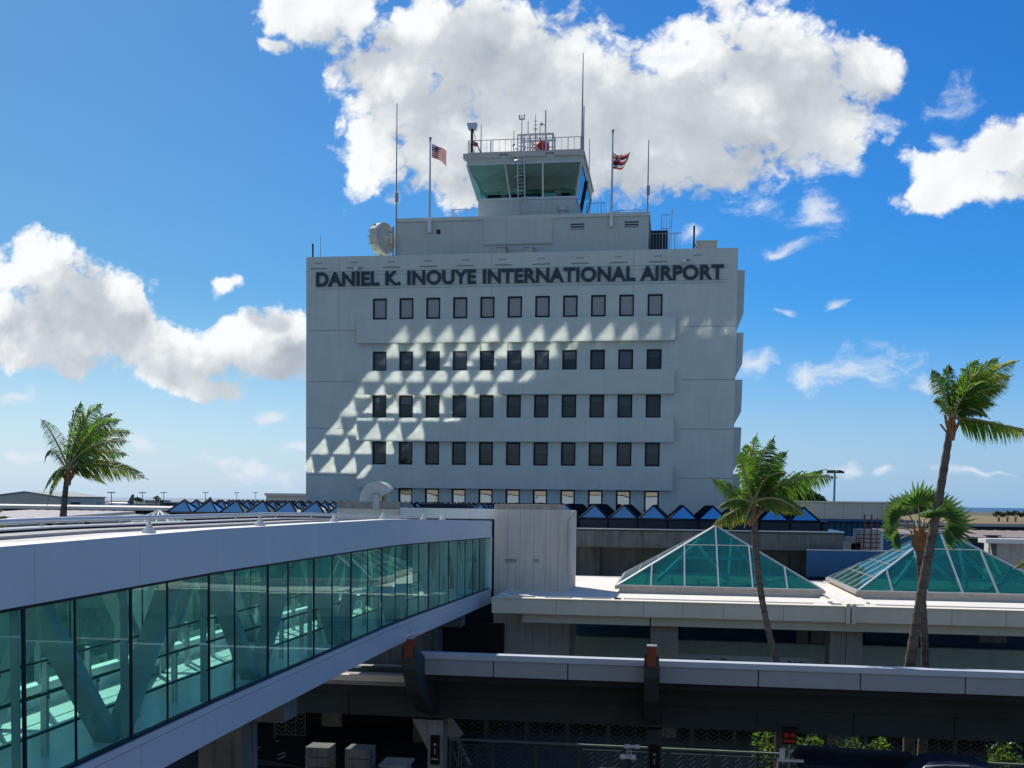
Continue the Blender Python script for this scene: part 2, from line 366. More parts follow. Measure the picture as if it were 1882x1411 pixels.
    L.new(wp, vo.inputs['Vector']); puff = vo.outputs['Distance']
    dA = math_('ADD', math_('MULTIPLY', blobs(big + left + rgt), 1.9), math_('ADD', math_('ADD', math_('MULTIPLY_ADD', fb, 1.7, -.85), math_('MULTIPLY_ADD', puff, -1.05, .72)), math_('MULTIPLY_ADD', fw, 1.55, -.775)))
    aA = rng(dA, -.12, .60)
    dB = math_('ADD', blobs(wisp), math_('ADD', math_('MULTIPLY_ADD', fb, 1.6, -.8), math_('MULTIPLY_ADD', fw, 3.0, -1.5)))
    aB = rng(dB, -.05, 1.1, 0., .85)
    # light: bright rims to the sun, grey cores
    rel = math_('SUBTRACT', fl, fb2)
    wsun = vmath('ADD', wv, (-.030, .034, 0))
    dL = math_('ADD', blobs(big + left + rgt, wsun), math_('ADD', math_('MULTIPLY_ADD', nz(cv.outputs[0], 5.5, 5, .55, False, .2), 1.9, -.95), math_('MULTIPLY_ADD', puff, .5, -.2)))
    core = rng(dL, .05, .95)
    lit = math_('ADD', math_('MULTIPLY_ADD', core, -.64, 1.03), math_('MULTIPLY', rel, 1.3))
    lit = math_('MINIMUM', math_('MAXIMUM', lit, .12), 1.05)
    cc = mixc(lit, CL_D, CL_L)
    up = math_('MULTIPLY', rng(y, .05, .2), rng(z, -.01, .02))
    out = mixc(math_('MULTIPLY', aA, up), skyc, cc)
    out = mixc(math_('MULTIPLY', aB, up), out, CL_W)
    # unseen cloud behind the camera, added to lift and whiten the ambient light
    nb = nz(tc.outputs['Generated'], 3.2, 7, .6)
    ab = math_('MULTIPLY', rng(nb, .50, .64, 0., .95), math_('MULTIPLY', math_('MULTIPLY', rng(y, .12, -.12), rng(z, .97, .84)), rng(z, .12, .30)))
    out = mixc(ab, out, (6.6, 6.7, 6.8, 1))
    L.new(out, bg.inputs['Color'])
    w.cycles.sampling_method = 'MANUAL'; w.cycles.sample_map_resolution = 1024
SKY_SAT, SKY_HUE = 1.16, .505
SKY_DR = (.20, .66, .98); SKY_DL = (.40, .64, .70)
PALE_R = (1.9, 3.7, 6.2, 1); PALE_L = (4.3, 5.6, 6.9, 1)
CL_D = (2.6, 3.05, 3.65, 1); CL_L = (7.7, 7.9, 8.0, 1); CL_W = (6.2, 6.7, 7.4, 1)
build_world()
sun = bpy.data.lights.new('sun', 'SUN'); sun.energy = 5.0; sun.angle = R(1.0); sun.color = (1, .95, .86)
so = bpy.data.objects.new('sun', sun); so.rotation_euler = (-SUND).to_track_quat('-Z', 'Y').to_euler(); so.location = SUND * 200; C.objects.link(so)

# ================================================================== CONTROL TOWER BUILDING
TX0, TX1, TY, TZ = -29.47, 4.94, 84.0, 19.65
tower = thing('control_tower', 'grey airport tower block with rows of square windows and a glass control cab on top', 'building', (-12, 92, GZ))
def build_tower():
    t = tower
    wx = [-23.30 + i * 2.2 for i in range(11)]; hw = .585
    slots = [(14.55, 16.25), (10.40, 12.60), (6.66, 8.50), (2.89, 4.77), (-1.6, 1.02)]
    mb = MB(); D = .28
    mb.box(TX0, TX1, TY + D, TY + 17, GZ, TZ - .9)                      # core
    zs = [TZ] + [z for s in slots for z in (s[1], s[0])] + [GZ]
    for k in range(0, len(zs), 2): mb.box(TX0, TX1, TY, TY + D, zs[k + 1], zs[k])
    for (z0, z1) in slots:
        ed = [TX0] + [e for x in wx for e in (x - hw, x + hw)] + [TX1]
        for k in range(0, len(ed), 2): mb.box(ed[k], ed[k + 1], TY, TY + D, z0, z1)
    # parapet returns
    mb.box(TX0, TX0 + .3, TY + D, TY + 17, TZ - .9, TZ - .01); mb.box(TX1 - .3, TX1, TY + D, TY + 17, TZ - .9, TZ - .01)
    mb.box(TX0 + .3, TX1 - .3, TY + 16.7, TY + 17, TZ - .9, TZ - .01)
    # construction joints
    for z in (13.72, 9.62, 5.82, 2.02):
        mb.box(.8, TX1 - .02, TY - .006, TY, z - .025, z + .025, 1); mb.box(TX0 + .02, -25.3, TY - .006, TY, z - .025, z + .025, 1)
    for z in (17.05, 17.25, 18.15, 18.42): mb.box(-28.7, 4.2, TY - .012, TY, z - .018, z + .018, 1)
    for x in (-14.2, -3.0, -26.7): mb.box(x - .012, x + .012, TY - .004, TY, 13.8, TZ - .05, 1)
    for i in range(11):                                                  # small ledges under the parapet, coloured dark for their shadow lines
        x = -28.75 + i * 3.03
        mb.box(x, x + .62, TY - .035, TY, 19.12, 19.17, 1)
        if i < 10: mb.box(x - .35, x + 1.05, TY - .045, TY, 18.68, 18.75, 1)
    mb.build('wall', [M['tower'], M['seam_and_shadow']], t)
    for (z1, z0) in ((14.48, 12.61), (10.40, 8.51), (6.66, 4.77), (2.89, 1.02)):
        b = MB(); b.prism([(TY - .5, z1 - .05), (TY - .46, z1), (TY, z1 + .004), (TY, z0), (TY - .5, z0)], -25.05, .3, 'X')
        b.build('spandrel_band', M['tower'], t)
    for z1, z0 in ((18.2, 13.45), (13.4, 9.95), (9.75, 6.2), (6.05, 2.5), (2.4, -1.2)):
        zz = z0 + (z1 - z0) * .30
        b = MB(); b.prism([(TX1, z1), (TX1 + .62, z1), (TX1 + .58, zz), (TX1 + .02, z0), (TX1, z0)], TY + 1.2, TY + 15.5, 'Y')
        b.build('side_band', M['tower'], t)
    rng = random.Random(3)
    for r, (z0, z1) in enumerate(slots):
        for i, x in enumerate(wx):
            zt = z1 if r != 1 else 12.02
            zb = z0 + .02 if r else z0
            if r == 4: zb = -.75
            y = TY + (.06 if r == 0 else .17)
            fb = MB(); f = .135
            if r == 1: fb.box(x - hw + .002, x + hw - .002, TY + .1, TY + D - .01, zt + .002, z1 - .002, 1)   # lintel panel
            for a in ((x - hw + .003, x - hw + f, zb, zt), (x + hw - f, x + hw - .003, zb, zt)): fb.box(a[0], a[1], y, y + .1, a[2], a[3])
            fb.box(x - hw + f, x + hw - f, y + .001, y + .1, zt - f, zt); fb.box(x - hw + f, x + hw - f, y + .001, y + .1, zb, zb + f * 1.15)
            w = fb.build('window', [M['frame'], M['tower']], t)
            p = MB(); p.face([(x - hw + f, y + .05, zb + f), (x + hw - f, y + .05, zb + f), (x + hw - f, y + .05, zt - f), (x - hw + f, y + .05, zt - f)])
            p.build('pane', M['pane_mirrored' if r == 4 else 'pane'], w)
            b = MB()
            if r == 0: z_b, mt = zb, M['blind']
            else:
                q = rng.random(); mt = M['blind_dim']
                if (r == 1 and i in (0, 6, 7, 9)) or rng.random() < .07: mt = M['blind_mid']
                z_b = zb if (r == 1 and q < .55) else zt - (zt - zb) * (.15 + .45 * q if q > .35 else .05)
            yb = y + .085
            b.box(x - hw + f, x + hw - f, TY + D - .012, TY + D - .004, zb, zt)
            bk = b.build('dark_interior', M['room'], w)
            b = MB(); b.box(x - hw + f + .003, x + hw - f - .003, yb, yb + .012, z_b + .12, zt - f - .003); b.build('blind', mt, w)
    # lettering
    cu = bpy.data.curves.new('letters', 'FONT'); cu.body = 'DANIEL K. INOUYE INTERNATIONAL AIRPORT'
    cu.extrude = .5; cu.offset = .030; cu.space_character = 1.04
    tmp = bpy.data.objects.new('letters', cu); C.objects.link(tmp)
    dg = bpy.context.evaluated_depsgraph_get(); dg.update()
    me = bpy.data.meshes.new_from_object(tmp.evaluated_get(dg)); bpy.data.objects.remove(tmp)
    xs = [v.co.x for v in me.vertices]; ys = [v.co.y for v in me.vertices]; zz = [v.co.z for v in me.vertices]
    x0, x1, y0, y1 = min(xs), max(xs), min(ys), max(ys)
    for v in me.vertices:
        a, b, c = v.co
        v.co = (-28.6 + (a - x0) / (x1 - x0) * 32.48, TY - .16 + (-(c - min(zz)) / (max(zz) - min(zz)) + 1) * .13, 17.26 + (b - y0) / (y1 - y0) * 1.13)
    me.materials.clear(); me.materials.append(M['letter'])
    o = bpy.data.objects.new('lettering', me); C.objects.link(o); o.parent = t; o.matrix_parent_inverse = Matrix.Translation(-Vector(t.location))
    # penthouse block
    PY = 86.0; px0, px1, pz = -22.45, -1.98, 23.05
    mb = MB(); mb.box(px0, px1, PY, PY + 12, TZ - .95, pz - .28); mb.box(px0 - .12, px1 + .12, PY - .12, PY + 12.12, pz - .28, pz, 1)
    for x in (-18.7, -15.9, -4.9): mb.box(x - .02, x + .02, PY - .012, PY, TZ - .9, pz - .3, 1)
    ph = mb.build('penthouse', [M['penthouse'], M['tower']], t)
    a = at(890, 403, PY - .15); b = at(1014, 446, PY - .15)
    bb = MB(); n = 3
    for k in range(n):
        xa = a.x + (b.x - a.x) * k / n; xb = a.x + (b.x - a.x) * (k + 1) / n
        bb.box(xa + .006, xb - .006, PY - .17, PY - .02, b.z, a.z)
    bb.box(a.x - .05, b.x + .05, PY - .14, PY - .01, b.z - .05, a.z + .05, 1)
    bb.build('panel', [M['penthouse'], M['tower']], ph)
    for (x, y) in ((1061, 415), (1161, 411)):
        v = MB(); c = at(x, y, PY); v.box(c.x - .55, c.x + .55, PY - .02, PY - .005, c.z - .27, c.z + .27)
        for k in range(3): v.box(c.x - .55, c.x + .55, PY - .05, PY - .02, c.z - .22 + k * .2, c.z - .14 + k * .2, 1)
        v.build('louvre_vent', [M['darksteel'], M['penthouse']], ph)
    c = at(806, 426, PY); MB().box(c.x - .16, c.x + .16, PY - .06, PY - .005, c.z - .17, c.z + .17).build('wall_box', M['darksteel'], ph)
    for x in (922, 973):
        c = at(x, 460, PY - .5); v = MB(); v.box(c.x - .35, c.x + .35, PY - .8, PY - .2, TZ - .9, c.z + .18); v.box(c.x - .42, c.x + .42, PY - .87, PY - .13, c.z + .18, c.z + .26)
        v.build('vent_hood', M['cream'], ph)
    # rooftop guard rails round the penthouse
    def rail(name, pts, z0, h, parent, step=.55, m=M['steel']):
        r = MB()
        for p, q in zip(pts, pts[1:]):
            p = Vector((p[0], p[1], 0)); q = Vector((q[0], q[1], 0)); n = max(1, int((q - p).length / step))
            for zz in (z0 + .12, z0 + h): r.tube([p + Vector((0, 0, zz)), q + Vector((0, 0, zz))], .03, 6)
            for k in range(n + 1):
                s = p.lerp(q, k / n); r.tube([(s.x, s.y, z0), (s.x, s.y, z0 + h)], .032 if k % 4 == 0 else .016, 5)
        return r.build(name, m, parent)
    rail('guard_rail', [(-18.1, 96), (-18.1, 87.4), (-16.3, 87.4)], pz - .0, 1.0, ph)
    rail('guard_rail', [(-7.1, 88.6), (-5.6, 88.6)], pz, 1.55, ph, .3)
    rail('guard_rail', [(-5.6, 88.6), (-4.4, 87.0), (-2.1, 87.0)], pz, .45, ph, .8)
    rail('guard_rail', [(-12.7, 87.0), (-9.9, 87.0)], pz, 1.15, ph, .28, M['alu'])
    # stair landing at the right of the penthouse
    mb = MB(); mb.box(-1.85, -.45, 88, 92, TZ - .9, 22.1, 0)
    mb.build('stair_block', [M['navy']], ph)
    rail('stair_rail', [(-1.85, 87.2), (.62, 87.2)], 19.9, 1.75, ph, .24)
    rail('stair_rail', [(-1.0, 87.9), (-.35, 87.9)], 22.1, 1.2, ph, .2)
    MB().tube([(-.35, 87.1, 19.6), (-.1, 87.1, 23.5)], .05, 6).build('conduit', M['alu'], ph)
    # control cab: window walls lean outward
    z0, zs_, z1, zr = 23.0, 24.98, 27.65, 28.3
    bx0, bx1, by0, by1 = -16.1, -7.97, 88.2, 97.4
    tx0, tx1, ty0, ty1 = -17.1, -7.38, 87.3, 98.6
    lo = [(bx0, by0), (bx1, by0), (bx1, by1), (bx0, by1)]; hi = [(tx0, ty0), (tx1, ty0), (tx1, ty1), (tx0, ty1)]
    def lev(z):
        k = (z - zs_) / (zr - zs_); return [Vector((a[0] + (b[0] - a[0]) * k, a[1] + (b[1] - a[1]) * k, z)) for a, b in zip(lo, hi)]
    mb = MB(); mb.box(bx0, bx1, by0, by1, z0 - .05, zs_)
    for x in (-13.35, -10.62): mb.box(x - .03, x + .03, by0 - .02, by0, z0, zs_, 1)
    mb.box(bx0 - .1, bx1 + .1, by0 - .1, by1 + .1, zs_ - .05, zs_ + .05, 1)
    cab = mb.build('control_cab', [M['penthouse'], M['alu']], t)
    A, B = lev(zs_ + .05), lev(z1)
    for k in range(4):
        g = MB(); g.face([A[k], A[(k + 1) % 4], B[(k + 1) % 4], B[k]]); g.build('cab_window', M['cabglass'], cab)
    m_ = MB(); T = lev(z1 + .0)
    def mull(k, f, w=.13, mi=0): m_.bar(A[k].lerp(A[(k + 1) % 4], f), B[k].lerp(B[(k + 1) % 4], f), w, w, mi)
    for f in (.335, .665): mull(0, f); mull(2, f)
    for f in (.5,): mull(1, f, .3, 1); mull(3, f)
    for k in range(4): mull(k, 0, .16)
    for k in range(4): m_.bar(B[k], B[(k + 1) % 4], .12, .12); m_.bar(A[k], A[(k + 1) % 4], .12, .12)
    m_.build('mullion', [M['alu'], M['frame']], cab)
    # head band and roof
    H = lev(z1 + .06); Rr = lev(zr); mb = MB()
    vs = H + Rr; mb.mesh(vs, [(0, 1, 5, 4), (1, 2, 6, 5), (2, 3, 7, 6), (3, 0, 4, 7), (3, 2, 1, 0), (4, 5, 6, 7)], 0)
    for (xa, xb) in ((tx0 - .1, -14.2), (-13.5, -10.4), (-9.7, tx1 + .05)): mb.box(xa, xb, ty0 - .16, ty0 + .5, zr + .0 - .22, zr + .06, 1)
    mb.box(tx0 - .12, tx1 + .12, ty0 - .1, ty1 + .1, zr + .061, zr + .2, 1)
    mb.build('cab_roof', [M['penthouse'], M['cream']], cab)
    inn = MB(); inn.box(bx0 + .6, bx1 - .6, by0 + 1.2, by1 - 1, zs_, zs_ + .75); inn.box(-10.9, -9.7, by0 + .5, by0 + 1.1, zs_ + .05, zs_ + .55, 1); inn.box(-12.6, -11.2, by0 + .6, by0 + .9, zs_ + .1, zs_ + .4, 1)
    inn.box(-14.6, -13.6, by0 + 5, by0 + 5.6, zs_, z1 - .3, 1); inn.box(bx0 + 1.2, bx1 - 1.2, by1 - 1.6, by1 - 1.1, zs_ + .7, zs_ + 1.15, 0)
    inn.build('console', [M['room'], M['penthouse']], cab)
    cl = MB(); cl.face([v + Vector((0, 0, -.05)) for v in lev(z1 - .01)]); cl.build('ceiling', M['gutter'], cab)
    rail('roof_rail', [(tx0 + .25, ty1 - .3), (tx0 + .25, ty0 + .2), (tx1 - .2, ty0 + .2), (tx1 - .2, ty1 - .3)], zr + .2, 1.12, cab, .5)
    # roof ladder with cage at the window wall
    ld = MB()
    for dx in (-.28, .28): ld.tube([(-12.38 + dx, 87.9, z0 + .4), (-12.38 + dx, ty0 - .35, zr), (-12.38 + dx, ty0 - .35, zr + 1.5)], .045, 6)
    for k in range(22):
        z = z0 + .8 + k * .28; yy = 87.9 + (ty0 - .35 - 87.9) * max(0, min(1, (z - z0 - .4) / (zr - z0 - .4)))
        ld.tube([(-12.66, yy, z), (-12.1, yy, z)], .025, 5)
    for z in (25.2, 26.4, 27.6, 28.6):
        yy = 87.5 - (z - 25) * .15
        ld.tube([(-12.7, yy, z), (-12.85, yy - .55, z), (-12.38, yy - .8, z), (-11.9, yy - .55, z), (-12.05, yy, z)], .03, 5)
    ld.build('ladder', M['alu'], cab)
    # equipment frame on the cab roof
    fx0, fx1, fy, fz0, fz1 = -12.75, -10.1, 89.6, zr + .2, zr + 2.35
    e = MB()
    for x in (fx0, fx0 + .75, fx1 - .55, fx1):
        for yy in (fy, fy + 1.6): e.tube([(x, yy, fz0), (x, yy, fz1)], .075, 6)
    for yy in (fy, fy + 1.6):
        e.tube([(fx0 - .2, yy, fz1), (fx1 + .1, yy, fz1)], .09, 6); e.tube([(fx0, yy, fz1 - .55), (fx1, yy, fz1 - .55)], .05, 6)
        e.tube([(fx0 + .75, yy, fz1 - .5), (fx1 - .55, yy, fz0 + .3)], .05, 5)
    for x in (fx0, fx1): e.tube([(x, fy, fz1), (x, fy + 1.6, fz1)], .08, 6)
    e.tube([(-11.6, fy, fz1), (-11.2, fy, fz1 - .5), (-10.8, fy, fz1)], .04, 5)
    e.build('equipment_frame', M['alu'], cab)
build_tower()

# ------------------------------------------------------------------ antennas and small things on the tower roof
def mast(px, py_top, py_base, Y, r0, r1, label, bits=(), m='steel', name='whip_antenna', z_base=None):
    a = at(px, py_base, Y); b = at(px, py_top, Y)
    zb = a.z if z_base is None else z_base
    mb = MB(); mb.tube([(a.x, Y, zb), (a.x, Y, zb + (b.z - zb) * .3), (a.x, Y, b.z)], [r0, r0 * .8, r1], 7)
    for (kind, f) in bits:
        z = zb + (b.z - zb) * f
        if kind == 'clamp': mb.box(a.x - .1, a.x + .12, Y - .08, Y + .08, z - .35, z + .35); mb.tube([(a.x + .13, Y, z - .4), (a.x + .13, Y, z + .4)], .035, 6)
        if kind == 'brace': mb.tube([(a.x, Y, z), (a.x + 1.2, Y + 1.2, zb)], .035, 6)
        if kind == 'knob': mb.lathe([(0, z - .12), (.1, z - .1), (.1, z + .1), (0, z + .12)], (a.x, Y, 0), 8)
        if kind == 'fork': mb.tube([(a.x - .2, Y, z + .32), (a.x - .2, Y, z), (a.x, Y, z - .05), (a.x + .2, Y, z), (a.x + .2, Y, z + .32)], .07, 6)
        if kind == 'cups': mb.tube([(a.x, Y, z), (a.x - .32, Y, z + .05)], .035, 5); mb.lathe([(0, -.12), (.12, -.05), (.12, .1), (0, .12)], (a.x - .35, Y, z + .08), 8)
        if kind == 'yagi':
            for k in range(3): mb.tube([(a.x - .16, Y, z + k * .3), (a.x + .16, Y, z + k * .3)], .025, 5)
    o = mb.build(name, M[m]); return tag(o, label, 'antenna', 'antennas on the tower roof')
RZ = TZ - .9
mast(728, 190, 466, 85.6, .085, .035, 'tall whip antenna at the left edge of the grey penthouse above the drum dish', [('clamp', .44)], z_base=RZ)
mast(1190, 257, 388, 86.6, .075, .035, 'whip antenna at the right edge of the penthouse roof beside the stairs', [('clamp', .32)], z_base=23.05)
mast(1069.5, 97, 262, 88.0, .09, .03, 'tallest thin antenna of all, rising from the cab roof corner', [('knob', .16)], z_base=28.4)
mast(1072.5, 195, 262, 88.0, .06, .04, 'short dark rod right beside the tallest antenna of the cab roof', z_base=28.4)
mast(884, 228, 288, 88.1, .05, .03, 'plain rod antenna near the left corner of the cab roof', z_base=28.4)
mast(944, 240, 287, 88.2, .045, .03, 'thin rod with a collar left of the equipment frame on the cab', [('knob', .45)], z_base=28.4)
mast(958.5, 212, 287, 90.4, .05, .035, 'mast with a dark forked head on the cab equipment frame', [('fork', .93)], z_base=28.4)
mast(970, 223, 287, 90.3, .05, .035, 'plain grey rod in front of the cab equipment frame', z_base=28.4)
mast(983.5, 210, 287, 90.4, .05, .02, 'ribbed aerial with short rungs above the red lamp', [('yagi', .55), ('yagi', .72)], 'darksteel', z_base=28.4)
mast(992, 226, 287, 90.6, .05, .025, 'short kinked aerial between the ribbed aerial and the wind mast', [('knob', .6)], 'darksteel', z_base=28.4)
mast(1002, 202, 287, 90.2, .075, .05, 'thick mast with wind cups right of the equipment frame', [('cups', .72)], z_base=28.4)
mast(1083, 254, 300, 95.5, .05, .03, 'slim rod at the rear right corner of the cab roof', z_base=28.4)
mast(902, 259, 288, 88.0, .07, .06, 'stubby pale pipe post on the cab roof left of centre', z_base=28.4, m='alu')
mast(589, 432, 472, 86, .035, .02, 'hair-thin rod with a stay wire on the far left parapet', z_base=RZ)
mast(575, 448, 472, 84.8, .08, .08, 'short thick dark post on the far left roof corner', m='darksteel', z_base=RZ)
mast(1275, 415, 458, 85.2, .09, .08, 'thick dark post with a brace near the right roof corner', [('brace', .55)], m='darksteel', z_base=RZ)
def flood_mast():
    a = at(867, 288, 88.1); z1 = at(867, 234, 88.1).z
    mb = MB(); mb.tube([(a.x, 88.1, 28.4), (a.x, 88.1, z1)], .11, 8)
    mb.prism([(-.42, .3), (.42, .3), (.3, -.18), (-.3, -.18)], 87.85, 88.4, 'Y', 1)
    n = len(mb.v)
    for i in range(n - 8, n): x, y, z = mb.v[i]; mb.v[i] = (x + a.x + .02, y, z + z1)
    mb.tube([(a.x + .1, 88.1, z1 - .2), (a.x + .3, 88.1, z1 - .9), (a.x + .05, 88.1, z1 - 1.3)], .03, 5)
    mb.tube([(a.x + .1, 88.0, 29.8), (a.x + .5, 87.9, 29.4), (a.x + .9, 87.8, 28.5)], .05, 5); mb.lathe([(0, -.2), (.2, -.1), (.2, .1), (0, .2)], (a.x + .35, 87.9, 29.45), 8, 2)
    o = mb.build('light_mast', [M['darksteel'], M['alu'], M['redp']]); tag(o, 'dark post with a square lamp head at the left corner of the cab roof', 'light mast')
flood_mast()
def beacon():
    mb = MB(); c = Vector((-11.05, 90.2, 28.5))
    mb.lathe([(.1, 0), (.48, .05), (.42, .75), (.62, 1.2), (.50, 1.6), (.15, 1.75), (0, 1.76)], c, 12); mb.box(c.x - .85, c.x - .4, c.y - .2, c.y + .2, c.z, c.z + .95)
    o = mb.build('beacon', M['redp']); tag(o, 'red beacon lamp inside the equipment frame on the cab roof', 'beacon lamp')
beacon()
def drum_dish():
    t = thing('drum_dish', 'weathered cream drum-shaped dish antenna beside the penthouse on the tower roof', 'dish antenna', (-23.6, 85.4, RZ))
    c = Vector((-23.55, 85.6, 21.35)); ax = Vector((.93, -.37, .02)).normalized()
    mb = MB()
    prof = [(0, -.55), (1.12, -.52), (1.26, -.42), (1.29, -.25), (1.27, -.05), (1.30, .0), (1.30, .36), (1.26, .42), (1.02, .44), (.98, .36), (.66, .40), (.62, .50), (.22, .54), (.2, .62), (0, .62)]
    mb.lathe(prof, (0, 0, 0), 28)
    for k in range(14):
        a = 2 * PI * k / 14; mb.bar((1.22 * math.cos(a), 1.22 * math.sin(a), -.56), (1.31 * math.cos(a), 1.31 * math.sin(a), -.02), .10, .08)
    q = ax.to_track_quat('Z', 'Y')
    mb.v = [tuple(q @ Vector(v) + c) for v in mb.v]
    mb.build('drum', M['dish'], t)
    f = MB(); f.tube([(-22.62, 85.5, RZ), (-22.62, 85.5, 22.3)], .08, 8); f.tube([(-22.62, 85.5, 21.9), c + ax * .55 + Vector((0, 0, .5))], .06, 6); f.tube([(-22.62, 85.5, 20.8), c + ax * .55 - Vector((0, 0, .5))], .06, 6)
    f.tube([c - Vector((.1, 0, 1.3)), (-23.9, 85.6, RZ)], .1, 6); f.build('mount', M['steel'], t)
drum_dish()
for (x, y, lab) in ((654, 494, 'small white floodlight above the letters DANIEL on the tower wall'), (1257, 479, 'small white floodlight above the word AIRPORT on the tower wall')):
    c = at(x, y, 83.7); mb = MB(); mb.box(c.x - .15, c.x + .15, 83.6, 83.8, c.z - .13, c.z + .13); mb.box(c.x - .04, c.x + .04, 83.8, 84, c.z - .03, c.z + .03, 1)
    mb.box(c.x + .18, c.x + .5, 83.85, 84, c.z + .1, c.z + .16, 1)
    tag(mb.build('floodlight', [M['white'], M['steel']]), lab, 'floodlight', 'floodlights on the tower wall')
c0 = at(1280, 455, 92); c1 = at(1318, 443, 92)
mb = MB(); mb.box(c0.x, c1.x, 92, 94.5, RZ, c1.z); mb.box(c0.x - .05, c1.x + .05, 91.95, 94.55, c1.z, c1.z + .08)
tag(mb.build('roof_unit', [M['cream'], M['rust']]), 'low cream plant box on the right end of the tower roof', 'roof unit')
mb = MB(); a = at(1035, 385, 87.0); mb.lathe([(.38, 0), (.38, .5), (.5, .55), (.5, .68), (.36, .72), (.5, .78), (.5, .9), (.2, 1.05), (0, 1.06)], (a.x, 87.0, 23.05), 14)
tag(mb.build('roof_ventilator', M['alu']), 'round louvred ventilator in front of the cab wall', 'ventilator')

# ------------------------------------------------------------------ flags
def flag(px, Y, py_top, py_bot, fpx0, fpy0, fpx1, fpy1, kind, label):
    a = at(px, py_bot, Y); b = at(px, py_top, Y)
    t = thing('flagpole', label, 'flagpole', (a.x, Y, a.z), 'flagpoles on the penthouse front')
    mb = MB(); mb.tube([(a.x, Y, a.z), (a.x, Y, b.z - .35)], [.11, .055], 8); mb.box(a.x - .13, a.x + .13, Y - .13, Y + .13, a.z, a.z + 1.2, 1)
    mb.build('pole', [M['alu'], M['white']], t)
    MB().lathe([(0, b.z - .4), (.09, b.z - .35), (.05, b.z - .25), (.13, b.z - .12), (.1, b.z), (0, b.z + .03)], (a.x, Y, 0), 10).build('finial', M['steel'], t)
    q0 = at(fpx0, fpy0, Y); q1 = at(fpx1, fpy1, Y)
    W = q1.x - q0.x; Hh = q0.z - q1.z
    nx, nz = 52, 26; f = MB()
    def P(u, v):
        if kind == 'us':
            sag = -.62 * u ** 1.3; x = q0.x + W * u * (1 - .04 * math.sin(3 * v)); y = Y + .22 * math.sin(u * 7 + v * 1.5) * u ** .5
            z = q0.z - Hh * .62 * v + sag * Hh * .6 + .05 * math.sin(u * 9 + 2 * v) * u
        else:
            x = q0.x + W * u * (1 - .12 * v * u); y = Y + .38 * math.sin(u * 8.5 + v * 2.6) * u ** .5
            z = q0.z - Hh * (.92 * v * (1 - .35 * u)) - Hh * (.16 * math.sin(PI * u * 1.1) + .18 * u * (1 - u)) + .08 * math.sin(u * 9 + v) * u
        return (x, y, z)
    def colr(u, v):
        if kind == 'us':
            if u < .42 and v < 7 / 13:
                uu, vv = u / .42 * 11, v / (7 / 13) * 9
                return 1 if (abs(uu % 1 - .5) < .3 and abs(vv % 1 - .5) < .3 and (int(uu) + int(vv)) % 2 == 0) else 2
            return 0 if int(v * 13) % 2 == 0 else 1
        if u < .5 and v < .5:
            uu, vv = u / .5 - .5, v / .5 - .5
            if abs(uu) < .07 or abs(vv) < .11: return 0
            if abs(uu) < .13 or abs(vv) < .19: return 1
            d = min(abs(uu - vv), abs(uu + vv))
            return 0 if d < .045 else (1 if d < .13 else 2)
        return (1, 0, 2)[int(v * 8) % 3] if v < 1 else 0
    for i in range(nx):
        for j in range(nz):
            u0, u1, v0, v1 = i / nx, (i + 1) / nx, j / nz, (j + 1) / nz
            f.face([P(u0, v0), P(u1, v0), P(u1, v1), P(u0, v1)], colr((u0 + u1) / 2, (v0 + v1) / 2), True)
    f.build('flag', [M['flagred'], M['flagwhite'], M['flagblue']], t, fix=False)
flag(789.5, 85.7, 252, 428, 793.5, 264, 820, 303, 'us', 'white flagpole flying the stars and stripes on the left of the penthouse')
flag(1123.5, 85.7, 238, 417, 1126, 279, 1158, 311, 'hi', 'white flagpole flying a red flag with a small union cross, right of the cab')

